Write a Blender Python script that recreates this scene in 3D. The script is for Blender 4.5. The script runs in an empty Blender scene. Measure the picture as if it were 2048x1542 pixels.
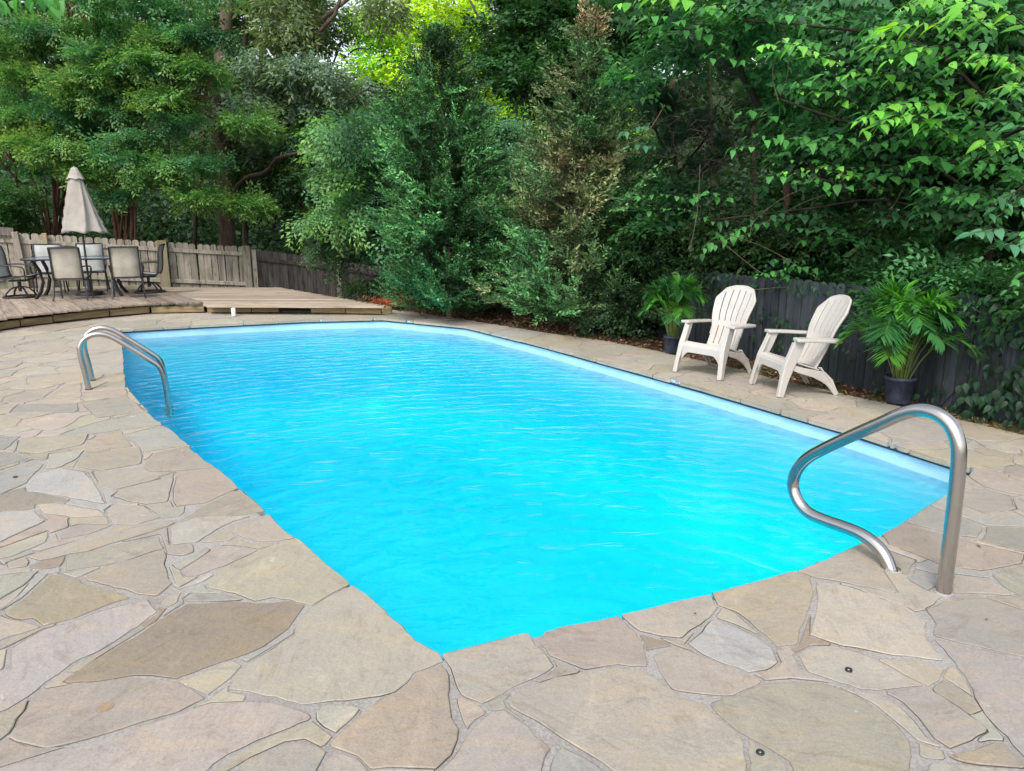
import bpy, math, random
import numpy as np
from mathutils import Vector, Matrix
from mathutils.geometry import tessellate_polygon

random.seed(7); RNG = np.random.default_rng(11)
S = bpy.context.scene; C = S.collection
H = 1.6; F = 1450.0; PITCH = math.atan(331/F)

# ------------------------------------------------------------------ camera, sky, sun, exposure
cam = bpy.data.cameras.new('camera'); cam_o = bpy.data.objects.new('camera', cam); C.objects.link(cam_o)
cam_o.location = (0, 0, H); cam_o.rotation_euler = (math.pi/2-PITCH, 0, 0)
cam.sensor_width = 36; cam.lens = F/2048*36; cam.clip_end = 500; cam.clip_start = .05
S.camera = cam_o
SUN_EL, SUN_AZ = math.radians(50), math.radians(-158)      # azimuth measured from +Y towards +X
w = bpy.data.worlds.new('World'); S.world = w; w.use_nodes = True
nt = w.node_tree; bg = nt.nodes['Background']
sky = nt.nodes.new('ShaderNodeTexSky'); sky.sky_type = 'NISHITA'; sky.sun_disc = False
sky.sun_elevation = SUN_EL; sky.sun_rotation = SUN_AZ; sky.air_density = 1.0; sky.dust_density = 3.0; sky.ozone_density = 1.0
hs = nt.nodes.new('ShaderNodeHueSaturation'); hs.inputs['Saturation'].default_value = .42
nt.links.new(sky.outputs[0], hs.inputs['Color']); nt.links.new(hs.outputs[0], bg.inputs['Color'])
bg.inputs['Strength'].default_value = .15
sl = bpy.data.lights.new('sun', 'SUN'); sl.energy = .85; sl.angle = math.radians(14); sl.color = (1, .95, .86)
so = bpy.data.objects.new('sun', sl); C.objects.link(so)
sd = Vector((math.sin(SUN_AZ)*math.cos(SUN_EL), math.cos(SUN_AZ)*math.cos(SUN_EL), math.sin(SUN_EL)))
so.rotation_euler = sd.to_track_quat('Z', 'Y').to_euler(); so.location = (0, 0, 20)
S.view_settings.view_transform = 'Standard'; S.view_settings.look = 'None'
S.view_settings.gamma = 1; S.view_settings.use_curve_mapping = False
S.view_settings.exposure = 1.12
try:
    S.cycles.max_bounces = 8; S.cycles.transparent_max_bounces = 12
    S.cycles.diffuse_bounces = 3; S.cycles.transmission_bounces = 4
    S.cycles.sample_clamp_indirect = 4
except Exception: pass

# ------------------------------------------------------------------ helpers
def ray(u, v):
    x = (u-1024)/F; y = (771-v)/F
    return Vector((x, math.cos(PITCH)+y*math.sin(PITCH), -math.sin(PITCH)+y*math.cos(PITCH)))
def gp(u, v, z=0.0):
    d = ray(u, v); s = (z-H)/d.z
    return Vector((d.x*s, d.y*s, z))
def at(u, v, y):
    d = ray(u, v); s = y/d.y
    return Vector((d.x*s, y, H+d.z*s))
def proj(p):
    X, Y, Z = p[0], p[1], p[2]-H
    dep = Y*math.cos(PITCH)-Z*math.sin(PITCH); up = Y*math.sin(PITCH)+Z*math.cos(PITCH)
    return 1024+F*X/dep, 771-F*up/dep, dep

def set_props(o, label=None, cat=None, group=None, kind=None):
    if label: o['label'] = label
    if cat: o['category'] = cat
    if group: o['group'] = group
    if kind: o['kind'] = kind
    return o
def empty(name, loc=(0, 0, 0), rz=0, label=None, cat=None, group=None, kind=None):
    o = bpy.data.objects.new(name, None); o.empty_display_size = .1; C.objects.link(o)
    o.location = loc; o.rotation_euler = (0, 0, rz)
    return set_props(o, label, cat, group, kind)
def link(name, me, parent=None, mats=None):
    o = bpy.data.objects.new(name, me); C.objects.link(o)
    if mats is not None:
        for m in (mats if isinstance(mats, (list, tuple)) else [mats]): me.materials.append(m)
    if parent: o.parent = parent
    return o
def copy_tree(o, parent=None):
    c = o.copy(); C.objects.link(c); c.parent = parent
    for ch in list(o.children): copy_tree(ch, c)
    return c

class MB:
    def __init__(s): s.v = []; s.f = []; s.m = []; s.sm = []
    def add(s, vs, fs, mi=0, smooth=False):
        b = len(s.v); s.v += [tuple(p) for p in vs]
        for f in fs: s.f.append([b+i for i in f]); s.m.append(mi); s.sm.append(smooth)
    def box(s, c, size, M=None, mi=0, bev=0.0):
        x, y, z = [k/2 for k in size]; c = Vector(c)
        if bev <= 0:
            vs = [Vector((a*x, b*y, d*z)) for d in (-1, 1) for b in (-1, 1) for a in (-1, 1)]
            fs = [(0, 2, 3, 1), (4, 5, 7, 6), (0, 1, 5, 4), (2, 6, 7, 3), (0, 4, 6, 2), (1, 3, 7, 5)]
        else:
            vs = []; b = bev
            for zz, k in ((-z, b), (-z+b, 0), (z-b, 0), (z, b)):
                for (px, py) in ((-x+b, -y), (x-b, -y), (x, -y+b), (x, y-b), (x-b, y), (-x+b, y), (-x, y-b), (-x, -y+b)):
                    sx = (x-k)/x; sy = (y-k)/y; vs.append(Vector((px*sx, py*sy, zz)))
            fs = [tuple(range(7, -1, -1)), tuple(range(24, 32))]
            for r in range(3):
                for i in range(8): j = (i+1) % 8; fs.append((r*8+i, r*8+j, r*8+8+j, r*8+8+i))
        if M is not None: vs = [M @ p for p in vs]
        s.add([p+c for p in vs], fs, mi)
    def tube(s, pts, r, n=8, mi=0, cap=True, smooth=True):
        pts = [Vector(p) for p in pts]; k = len(pts)
        rr = r if isinstance(r, (list, tuple)) else [r]*k
        T = [(pts[min(i+1, k-1)]-pts[max(i-1, 0)]).normalized() for i in range(k)]
        a = T[0].orthogonal().normalized(); vs = []
        for i in range(k):
            a = (a-T[i]*a.dot(T[i])).normalized(); b = T[i].cross(a)
            for j in range(n):
                t = 2*math.pi*j/n; vs.append(pts[i]+(a*math.cos(t)+b*math.sin(t))*rr[i])
        fs = [(i*n+j, i*n+(j+1) % n, (i+1)*n+(j+1) % n, (i+1)*n+j) for i in range(k-1) for j in range(n)]
        s.add(vs, fs, mi, smooth)
        if cap: s.add(vs[:n], [tuple(range(n-1, -1, -1))], mi); s.add(vs[-n:], [tuple(range(n))], mi)
    def bar(s, pts, w, h, up=Vector((0, 0, 1)), mi=0):
        """rectangular section swept along a path; w, h numbers or lists"""
        pts = [Vector(p) for p in pts]; k = len(pts)
        W = w if isinstance(w, (list, tuple)) else [w]*k; Hh = h if isinstance(h, (list, tuple)) else [h]*k
        vs = []
        for i in range(k):
            t = (pts[min(i+1, k-1)]-pts[max(i-1, 0)]).normalized()
            a = t.cross(up); a = a.normalized() if a.length > 1e-4 else Vector((1, 0, 0)); b = a.cross(t).normalized()
            for sa, sb in ((-1, -1), (1, -1), (1, 1), (-1, 1)): vs.append(pts[i]+a*sa*W[i]/2+b*sb*Hh[i]/2)
        fs = [(i*4+j, i*4+(j+1) % 4, i*4+4+(j+1) % 4, i*4+4+j) for i in range(k-1) for j in range(4)]
        fs += [(3, 2, 1, 0), tuple(range(4*k-4, 4*k))]
        s.add(vs, fs, mi)
    def lathe(s, prof, n=20, c=(0, 0, 0), mi=0, smooth=True):
        c = Vector(c); vs = [c+Vector((r*math.cos(2*math.pi*j/n), r*math.sin(2*math.pi*j/n), z)) for r, z in prof for j in range(n)]
        fs = [(i*n+j, i*n+(j+1) % n, (i+1)*n+(j+1) % n, (i+1)*n+j) for i in range(len(prof)-1) for j in range(n)]
        s.add(vs, fs, mi, smooth)
    def mesh(s, name):
        me = bpy.data.meshes.new(name); me.from_pydata(s.v, [], s.f)
        me.polygons.foreach_set('material_index', s.m); me.polygons.foreach_set('use_smooth', s.sm)
        me.update(); return me
    def build(s, name, mats, parent=None, bevel=0, seg=1):
        o = link(name, s.mesh(name), parent, mats)
        if bevel:
            b = o.modifiers.new('bevel', 'BEVEL'); b.width = bevel; b.segments = seg; b.limit_method = 'ANGLE'; b.angle_limit = math.radians(40)
        return o

def np_mesh(name, V, Q, COL=None):
    """V (N,3), Q (M,k) faces of k corners, COL (N,3) point colours"""
    me = bpy.data.meshes.new(name); N = len(V); M, k = Q.shape
    me.vertices.add(N); me.vertices.foreach_set('co', np.ascontiguousarray(V, dtype=np.float32).ravel())
    me.loops.add(M*k); me.loops.foreach_set('vertex_index', np.ascontiguousarray(Q, dtype=np.int32).ravel())
    me.polygons.add(M); me.polygons.foreach_set('loop_start', np.arange(0, M*k, k, dtype=np.int32))
    if COL is not None:
        at_ = me.color_attributes.new('col', 'FLOAT_COLOR', 'POINT')
        c4 = np.ones((N, 4), dtype=np.float32); c4[:, :3] = COL; at_.data.foreach_set('color', c4.ravel())
    me.update(calc_edges=True); return me
def set_col(me, col):
    a = me.color_attributes.new('col', 'FLOAT_COLOR', 'POINT'); n = len(me.vertices)
    c4 = np.ones((n, 4), dtype=np.float32); c4[:, :3] = col; a.data.foreach_set('color', c4.ravel())

# smooth value noise in numpy
_P = RNG.random((256, 256))
def vnoise(x, y, seed=0):
    x = np.asarray(x)+seed*17.3; y = np.asarray(y)+seed*31.7
    xi = np.floor(x).astype(int); yi = np.floor(y).astype(int); fx = x-xi; fy = y-yi
    fx = fx*fx*(3-2*fx); fy = fy*fy*(3-2*fy)
    g = lambda a, b: _P[a % 256, b % 256]
    return ((g(xi, yi)*(1-fx)+g(xi+1, yi)*fx)*(1-fy)+(g(xi, yi+1)*(1-fx)+g(xi+1, yi+1)*fx)*fy)*2-1

# ------------------------------------------------------------------ materials
def mat(name):
    m = bpy.data.materials.new(name); m.use_nodes = True; n = m.node_tree.nodes; n.clear()
    out = n.new('ShaderNodeOutputMaterial'); return m, m.node_tree, out
def N_(t, typ, **kw):
    n = t.nodes.new(typ)
    for k, v in kw.items():
        if k in n.inputs: n.inputs[k].default_value = v
        else: setattr(n, k, v)
    return n
def ramp(t, fac, stops):
    r = t.nodes.new('ShaderNodeValToRGB'); e = r.color_ramp.elements
    while len(e) < len(stops): e.new(.5)
    for i, (p, c) in enumerate(stops):
        e[i].position = p; e[i].color = tuple(c)+(1,) if len(c) == 3 else c
    t.links.new(fac, r.inputs[0]); return r.outputs[0]
def mixc(t, a, b, fac, mode='MIX'):
    m = t.nodes.new('ShaderNodeMix'); m.data_type = 'RGBA'; m.blend_type = mode; m.clamp_factor = True
    for s, v in ((m.inputs[0], fac), (m.inputs[6], a), (m.inputs[7], b)):
        if hasattr(v, 'links') or hasattr(v, 'is_linked'): t.links.new(v, s)
        elif isinstance(v, (int, float)): s.default_value = v if s.type == 'VALUE' else (v, v, v, 1)
        else: s.default_value = tuple(v)+(1,)
    return m.outputs[2]
def noise(t, scale, detail=4, rough=.55, vec=None, dist=0.0):
    n = N_(t, 'ShaderNodeTexNoise'); n.inputs['Scale'].default_value = scale; n.inputs['Detail'].default_value = detail
    n.inputs['Roughness'].default_value = rough; n.inputs['Distortion'].default_value = dist
    if vec is not None: t.links.new(vec, n.inputs['Vector'])
    return n.outputs['Fac']
def world_pos(t): return t.nodes.new('ShaderNodeNewGeometry').outputs['Position']
def obj_pos(t): return t.nodes.new('ShaderNodeTexCoord').outputs['Object']
def mapped(t, vec, scale=(1, 1, 1), rot=(0, 0, 0)):
    m = t.nodes.new('ShaderNodeMapping'); m.inputs['Scale'].default_value = scale; m.inputs['Rotation'].default_value = rot
    t.links.new(vec, m.inputs[0]); return m.outputs[0]
def attr(t, name='col'):
    a = t.nodes.new('ShaderNodeAttribute'); a.attribute_name = name; return a.outputs['Color']
def bump(t, h, strength=.3, dist=.01, normal=None):
    b = t.nodes.new('ShaderNodeBump'); b.inputs['Strength'].default_value = strength; b.inputs['Distance'].default_value = dist
    t.links.new(h, b.inputs['Height'])
    if normal is not None: t.links.new(normal, b.inputs['Normal'])
    return b.outputs[0]
def principled(t, out, col=None, rough=.6, spec=.4, metal=0, normal=None):
    p = t.nodes.new('ShaderNodeBsdfPrincipled')
    if col is not None:
        if hasattr(col, 'is_linked'): t.links.new(col, p.inputs['Base Color'])
        else: p.inputs['Base Color'].default_value = tuple(col)+(1,)
    if hasattr(rough, 'is_linked'): t.links.new(rough, p.inputs['Roughness'])
    else: p.inputs['Roughness'].default_value = rough
    p.inputs['Specular IOR Level'].default_value = spec; p.inputs['Metallic'].default_value = metal
    if normal is not None: t.links.new(normal, p.inputs['Normal'])
    t.links.new(p.outputs[0], out.inputs[0]); return p

def m_stone():
    m, t, o = mat('flagstone'); wp = world_pos(t); a = attr(t)
    warp = mapped(t, wp, (1, 1, 1), (0, 0, .5))
    big = noise(t, 1.9, 5, .6, warp, .6); streak = noise(t, 3.0, 6, .65, mapped(t, wp, (1, 3.2, 1), (0, 0, .6)), .8)
    fine = noise(t, 55, 3, .6, wp); speck = noise(t, 160, 2, .5, wp)
    c = mixc(t, a, (.80, .86, .95), ramp(t, big, [(.42, (0, 0, 0)), (.68, (.5, .5, .5))]), 'MULTIPLY')
    c = mixc(t, c, (1.16, 1.06, .90), ramp(t, streak, [(.50, (0, 0, 0)), (.62, (.6, .6, .6))]), 'MULTIPLY')
    c = mixc(t, c, (.62, .60, .58), ramp(t, noise(t, 4.5, 7, .7, wp, 1.2), [(.56, (0, 0, 0)), (.74, (.55, .55, .55))]), 'MULTIPLY')
    c = mixc(t, c, (1.3, 1.27, 1.24), ramp(t, noise(t, 2.6, 8, .72, mapped(t, wp, (1.4, .8, 1), (0, 0, 1.9)), 1.5), [(.55, (0, 0, 0)), (.7, (.7, .7, .7))]), 'MULTIPLY')
    c = mixc(t, c, (.84, .84, .84), ramp(t, noise(t, 120, 4, .75, wp), [(.38, (1, 1, 1)), (.55, (0, 0, 0))]), 'MULTIPLY')
    c = mixc(t, c, (.25, .22, .2), ramp(t, speck, [(.66, (0, 0, 0)), (.74, (.7, .7, .7))]))
    c = mixc(t, c, (.62, .6, .56), ramp(t, noise(t, 9, 6, .75, wp, .4), [(.66, (0, 0, 0)), (.70, (.55, .55, .55))]))
    vr = t.nodes.new('ShaderNodeVectorRotate'); vr.rotation_type = 'Z_AXIS'; t.links.new(wp, vr.inputs['Vector'])
    an = t.nodes.new('ShaderNodeMath'); an.operation = 'MULTIPLY'; an.inputs[1].default_value = 3.1; t.links.new(t.nodes.new('ShaderNodeObjectInfo').outputs['Random'], an.inputs[0]); t.links.new(an.outputs[0], vr.inputs['Angle'])
    grain = noise(t, 1.0, 8, .72, mapped(t, vr.outputs[0], (4, 14, 1)), 2.2)
    c = mixc(t, c, (.80, .78, .76), ramp(t, grain, [(.54, (0, 0, 0)), (.70, (.6, .6, .6))]), 'MULTIPLY')
    c = mixc(t, c, (1.10, 1.09, 1.06), ramp(t, grain, [(.32, (1, 1, 1)), (.46, (0, 0, 0))]), 'MULTIPLY')
    patch = noise(t, 1.0, 8, .75, mapped(t, vr.outputs[0], (2.4, 5.5, 1)), 2.6)
    c = mixc(t, c, (.66, .61, .55), ramp(t, patch, [(.54, (0, 0, 0)), (.70, (.75, .75, .75))]), 'MULTIPLY')
    c = mixc(t, c, (.60, .58, .56), ramp(t, noise(t, 14, 8, .8, wp, 1.0), [(.67, (0, 0, 0)), (.70, (.6, .6, .6))]))
    h = t.nodes.new('ShaderNodeMath'); h.operation = 'ADD'; t.links.new(noise(t, 6, 7, .7, wp, .6), h.inputs[0]); t.links.new(noise(t, 34, 8, .8, wp), h.inputs[1])
    principled(t, o, c, ramp(t, fine, [(.3, (.62,)*3), (.7, (.8,)*3)]), .35, 0, bump(t, h.outputs[0], .6, .010)); return m
def m_mortar(name='mortar', c0=(.25, .235, .22), c1=(.46, .435, .41)):
    m, t, o = mat(name); wp = world_pos(t)
    c = ramp(t, noise(t, 90, 4, .7, wp), [(.3, c0), (.7, c1)])
    c = mixc(t, c, (.78, .74, .70), ramp(t, noise(t, 3, 6, .7, wp, 1), [(.45, (0, 0, 0)), (.7, (1, 1, 1))]), 'MULTIPLY')
    h = noise(t, 70, 6, .8, wp)
    principled(t, o, c, .9, .2, 0, bump(t, h, .9, .01)); return m
def m_simple(name, col, rough=.5, spec=.4, metal=0, var=.15, vs=8, bs=0.0):
    m, t, o = mat(name); op = world_pos(t)
    c = mixc(t, col, tuple(k*(1-var*2.5) for k in col), ramp(t, noise(t, vs, 6, .65, op, .5), [(.4, (0, 0, 0)), (.75, (1, 1, 1))]))
    nrm = bump(t, noise(t, vs*6, 4, .6, op), bs, .004) if bs else None
    principled(t, o, c, rough, spec, metal, nrm); return m
def m_wood(name, light, dark, stain, vertical=True, stain_amt=.5, moss=None):
    m, t, o = mat(name); tc = obj_pos(t); wp = world_pos(t)
    inf = t.nodes.new('ShaderNodeObjectInfo').outputs['Random']
    sc = (18, 18, 1.1) if vertical else (1.1, 18, 18)
    add = t.nodes.new('ShaderNodeVectorMath'); add.operation = 'ADD'
    cmb = t.nodes.new('ShaderNodeCombineXYZ')
    mul = t.nodes.new('ShaderNodeMath'); mul.operation = 'MULTIPLY'; mul.inputs[1].default_value = 37.0; t.links.new(inf, mul.inputs[0])
    for i in range(3): t.links.new(mul.outputs[0], cmb.inputs[i])
    t.links.new(tc, add.inputs[0]); t.links.new(cmb.outputs[0], add.inputs[1])
    g = noise(t, 1.0, 6, .65, mapped(t, add.outputs[0], sc), .6)
    c = ramp(t, g, [(.25, dark), (.6, light)])
    c = mixc(t, c, (.55, .55, .58), ramp(t, inf, [(0, (.0,)*3), (1, (.85,)*3)]), 'MULTIPLY')
    c = mixc(t, c, stain, ramp(t, noise(t, 1.6, 6, .7, mapped(t, add.outputs[0], (5, 5, .9) if vertical else (.9, 5, 5)), 1.0), [(.5, (0, 0, 0)), (.66, (stain_amt,)*3)]))
    if moss: c = mixc(t, c, moss, ramp(t, noise(t, 2.3, 5, .7, wp), [(.5, (0, 0, 0)), (.7, (.6,)*3)]))
    principled(t, o, c, .85, .2, 0, bump(t, g, .6, .006)); return m
def m_leaf(name, transl=.35, rough=.45, spec=.3, tint=(1.3, 1.5, .6)):
    m, t, o = mat(name); a = attr(t)
    a = mixc(t, a, (1.14, 1.14, 1.14), 1.0, 'MULTIPLY'); p = t.nodes.new('ShaderNodeBsdfPrincipled'); t.links.new(a, p.inputs['Base Color'])
    p.inputs['Roughness'].default_value = rough; p.inputs['Specular IOR Level'].default_value = spec
    tr = t.nodes.new('ShaderNodeBsdfTranslucent'); t.links.new(mixc(t, a, tint, 1.0, 'MULTIPLY'), tr.inputs[0])
    mx = t.nodes.new('ShaderNodeMixShader'); mx.inputs[0].default_value = transl
    t.links.new(p.outputs[0], mx.inputs[1]); t.links.new(tr.outputs[0], mx.inputs[2]); t.links.new(mx.outputs[0], o.inputs[0]); return m
def m_bark(name, a_, b_, sc=(6, 6, 1.2)):
    m, t, o = mat(name); wp = world_pos(t)
    g = noise(t, 2.2, 7, .7, mapped(t, wp, sc), .8); c = ramp(t, g, [(.3, a_), (.65, b_)])
    principled(t, o, c, .9, .15, 0, bump(t, g, .9, .03)); return m
def m_plastic(name, col, rough=.38):
    m, t, o = mat(name); wp = world_pos(t)
    c = mixc(t, col, tuple(k*.8 for k in col), ramp(t, noise(t, 4, 6, .7, wp), [(.5, (0, 0, 0)), (.8, (1, 1, 1))]))
    c = mixc(t, c, (.30, .29, .25), ramp(t, noise(t, 13, 7, .75, wp), [(.64, (0, 0, 0)), (.78, (.55, .55, .55))]))
    principled(t, o, c, rough, .4, 0, bump(t, noise(t, 240, 2, .5, wp), .12, .002)); return m
def m_metal():
    m, t, o = mat('brushed_stainless_steel'); wp = world_pos(t)
    r = ramp(t, noise(t, 2.5, 4, .6, wp), [(.35, (.20,)*3), (.7, (.28,)*3)])
    c = ramp(t, noise(t, 5, 5, .7, wp), [(.4, (.50, .48, .46)), (.75, (.42, .39, .36))])
    principled(t, o, c, r, .5, 1.0, bump(t, noise(t, 400, 2, .5, mapped(t, wp, (1, 1, .1))), .05, .001)); return m
def m_water():
    m, t, o = mat('pool_water'); wp = world_pos(t)
    n1 = noise(t, 1.0, 3, .55, mapped(t, wp, (3.2, 4.3, 1), (0, 0, .42)), 1.3)
    n2 = noise(t, 1.0, 4, .6, mapped(t, wp, (8, 13, 1), (0, 0, .15)), 1.4)
    n3 = noise(t, 1.0, 2, .5, mapped(t, wp, (1.1, 2.0, 1), (0, 0, -.3)), .3)
    wv = t.nodes.new('ShaderNodeTexWave'); wv.wave_type = 'RINGS'; wv.rings_direction = 'SPHERICAL'
    mp = t.nodes.new('ShaderNodeMapping'); t.links.new(wp, mp.inputs[0]); mp.inputs['Location'].default_value = (-.35, -2.6, 0)
    t.links.new(mp.outputs[0], wv.inputs[0]); wv.inputs['Scale'].default_value = 1.6; wv.inputs['Distortion'].default_value = 5.0; wv.inputs['Detail'].default_value = 2; wv.inputs['Detail Scale'].default_value = 1.2
    def ma(op, a, b):
        q = t.nodes.new('ShaderNodeMath'); q.operation = op
        for i, k in enumerate((a, b)):
            if isinstance(k, (int, float)): q.inputs[i].default_value = k
            else: t.links.new(k, q.inputs[i])
        return q.outputs[0]
    h = ma('ADD', ma('MULTIPLY', n1, 1.0), ma('MULTIPLY', n2, .24)); h = ma('ADD', h, ma('MULTIPLY', n3, 1.6)); h = ma('ADD', h, ma('MULTIPLY', wv.outputs['Fac'], .22))
    nb = bump(t, h, 1.0, .021)
    fr = t.nodes.new('ShaderNodeFresnel'); fr.inputs[0].default_value = 1.24; t.links.new(nb, fr.inputs['Normal'])
    gl = t.nodes.new('ShaderNodeBsdfGlossy'); gl.inputs['Roughness'].default_value = .04; t.links.new(nb, gl.inputs['Normal'])
    tr = t.nodes.new('ShaderNodeBsdfTransparent')
    mx = t.nodes.new('ShaderNodeMixShader'); t.links.new(fr.outputs[0], mx.inputs[0]); t.links.new(tr.outputs[0], mx.inputs[1]); t.links.new(gl.outputs[0], mx.inputs[2])
    t.links.new(mx.outputs[0], o.inputs[0])
    va = t.nodes.new('ShaderNodeVolumeAbsorption'); va.inputs['Color'].default_value = (.0, .974, .998, 1); va.inputs['Density'].default_value = 1.5
    t.links.new(va.outputs[0], o.inputs['Volume']); return m
def m_liner():
    m, t, o = mat('pool_liner'); wp = world_pos(t)
    c = ramp(t, noise(t, 1.3, 5, .6, wp, .6), [(.35, (.40, .68, .80)), (.7, (.47, .74, .85))])
    principled(t, o, c, .35, .4); return m
def m_litter(): 
    m, t, o = mat('soil'); wp = world_pos(t)
    c = ramp(t, noise(t, 30, 6, .8, wp), [(.3, (.05, .032, .02)), (.55, (.11, .065, .04)), (.75, (.2, .12, .075))])
    c = mixc(t, c, (.035, .05, .015), ramp(t, noise(t, .8, 5, .6, wp), [(.5, (0, 0, 0)), (.62, (.8, .8, .8))]))
    sx = t.nodes.new('ShaderNodeSeparateXYZ'); t.links.new(wp, sx.inputs[0]); mr = t.nodes.new('ShaderNodeMapRange'); mr.inputs['From Min'].default_value = 18; mr.inputs['From Max'].default_value = 24; t.links.new(sx.outputs['Y'], mr.inputs['Value'])
    c = mixc(t, c, (.022, .042, .016), mr.outputs[0])   # the wood's floor is overgrown
    principled(t, o, c, .95, .1, 0, bump(t, noise(t, 60, 6, .8, wp), 1, .03)); return m

M_COPING_SHADOW = m_simple('coping_shadow_dark', (.03, .05, .08), .5, .3)  # dark tone of the painted shadow line below the coping
M_BAND = m_simple('pale_liner_band', (.36, .60, .76), .4, .4, var=.06, vs=2)
M_STONE = m_stone(); M_MORTAR = m_mortar(); M_CRACK = m_simple('joint_crack_shade', (.075, .062, .052), .95, .1, var=.2, vs=40)  # dark seam colour stands for the shade in the stone cracks
M_STEEL = m_metal(); M_WATER = m_water(); M_LINER = m_liner(); M_SOIL = m_litter()
M_PICKET = m_wood('weathered_fence_wood', (.42, .375, .31), (.19, .165, .135), (.05, .043, .038), True, .75, (.16, .17, .08))
M_PICKET_DARK = m_wood('dark_weathered_fence_wood', (.24, .205, .18), (.08, .065, .06), (.03, .025, .024), True, .8)
M_PICKET_BLUE = m_wood('grey_blue_fence_wood', (.06, .072, .084), (.018, .022, .026), (.02, .028, .028), True, .7, (.03, .05, .025))
M_POST = m_wood('treated_post_wood', (.34, .29, .19), (.19, .15, .09), (.12, .10, .06), True, .6, (.14, .15, .06))
M_PLANK = m_wood('deck_board_wood', (.35, .285, .225), (.17, .135, .105), (.09, .065, .048), False, .65)
M_PLANK2 = m_wood('pale_deck_board_wood', (.45, .375, .295), (.22, .165, .115), (.12, .09, .065), False, .5)
M_BEAM = m_wood('deck_beam_wood', (.36, .28, .14), (.15, .11, .06), (.06, .045, .03), False, .5)
M_RESIN = m_plastic('beige_resin', (.455, .425, .392)); M_POT = m_simple('black_pot_plastic', (.022, .027, .045), .45, .4, var=-.6, vs=14)
M_BLACK = m_simple('black_powder_coat', (.012, .012, .014), .45, .5, var=-.5, vs=20)
M_SLING = m_simple('beige_sling_fabric', (.40, .37, .31), .8, .2, var=.12, vs=5, bs=.3)
M_SLINGB = m_simple('pale_grey_sling', (.40, .41, .40), .75, .2, var=.1, vs=5)
M_CANVAS = m_simple('taupe_canvas', (.35, .32, .285), .9, .15, var=.12, vs=5, bs=.3)
M_WHITE = m_simple('white_plastic', (.8, .8, .78), .5, .4, var=.05)
M_WIRE = m_simple('rusted_wire', (.03, .027, .025), .8, .3)
M_RUST = m_simple('rust_stain', (.30, .225, .15), .9, .2, var=.15, vs=30)
M_GLASS = None
def m_glass():
    m, t, o = mat('table_glass'); p = principled(t, o, (.35, .5, .58), .08, .6); p.inputs['Alpha'].default_value = .55; return m
M_GLASS = m_glass()
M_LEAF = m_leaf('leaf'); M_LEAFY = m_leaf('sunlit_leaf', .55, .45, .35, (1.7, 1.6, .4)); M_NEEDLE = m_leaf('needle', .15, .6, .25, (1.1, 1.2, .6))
M_PALM = m_leaf('palm_leaf', .35, .38, .45, (1.2, 1.5, .4))
M_DRY = m_leaf('dry_leaf', .1, .8, .15, (1, 1, 1))
M_BARK = m_bark('grey_brown_bark', (.035, .026, .02), (.17, .125, .09)); M_BARKR = m_bark('red_brown_bark', (.05, .028, .02), (.17, .095, .065))
M_TWIG = m_bark('twig_bark', (.02, .016, .012), (.06, .047, .035))
M_STALK = m_simple('palm_stalk', (.12, .17, .04), .5, .4, var=.2, vs=12)
M_SOIL2 = m_simple('potting_soil', (.03, .02, .014), .95, .1, vs=60, bs=1.0)

# ------------------------------------------------------------------ pool and patio outlines (metres)
POOL_PX = [(242, 660), (246, 700), (250, 740), (252, 772), (290, 815), (340, 858), (380, 890), (425, 930), (485, 983), (530, 1025),
           (595, 1080), (648, 1123), (704, 1168), (800, 1250), (882, 1310), (1056, 1266), (1230, 1232), (1420, 1191), (1590, 1145),
           (1700, 1098), (1800, 1047), (1895, 988), (1940, 938), (1700, 862), (1560, 822), (1400, 776), (1220, 727), (1080, 689), (930, 653), (765, 637),
           (600, 641), (420, 650)]
POOL = [gp(*p).xy for p in POOL_PX]
def offset_poly(P, d):
    n = len(P); out = []
    for i in range(n):
        a = (P[i]-P[i-1]).normalized(); b = (P[(i+1) % n]-P[i]).normalized()
        na = Vector((a.y, -a.x)); nb = Vector((b.y, -b.x)); m = (na+nb); m = m.normalized() if m.length > 1e-6 else na
        out.append(P[i]+m*(d/max(.4, m.dot(na))))
    return out
area = sum(POOL[i].x*POOL[(i+1) % len(POOL)].y-POOL[(i+1) % len(POOL)].x*POOL[i].y for i in range(len(POOL)))
if area < 0: POOL.reverse()
WALL = []
for i, p in enumerate(offset_poly(POOL, .035)):
    WALL.append(p)
_w = WALL; WALL = []
for i, p in enumerate(_w):
    q = _w[(i+1) % len(_w)]; n_ = max(1, int((q-p).length/.3)); WALL += [p.lerp(q, j/n_) for j in range(n_)]
BED = [(770, 614), (780, 620), (836, 626), (936, 641), (1030, 656), (1114, 670), (1197, 681), (1260, 692), (1330, 707), (1400, 722), (1484, 741), (1542, 758), (1679, 788), (1769, 808), (1913, 840), (2048, 873), (2250, 925)]
DECK_EDGE = [gp(u, v, 0).xy for (u, v) in [(-260, 690), (-120, 662), (0, 646), (42, 639), (107, 633), (220, 621), (300, 615), (405, 613), (560, 612), (770, 614)]]
PATIO = [Vector((-13, -3)), Vector((-13, 7.0))]+DECK_EDGE+[gp(u, v).xy for (u, v) in BED[1:]]+[Vector((6.5, 2)), Vector((6.5, -3))]
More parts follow.
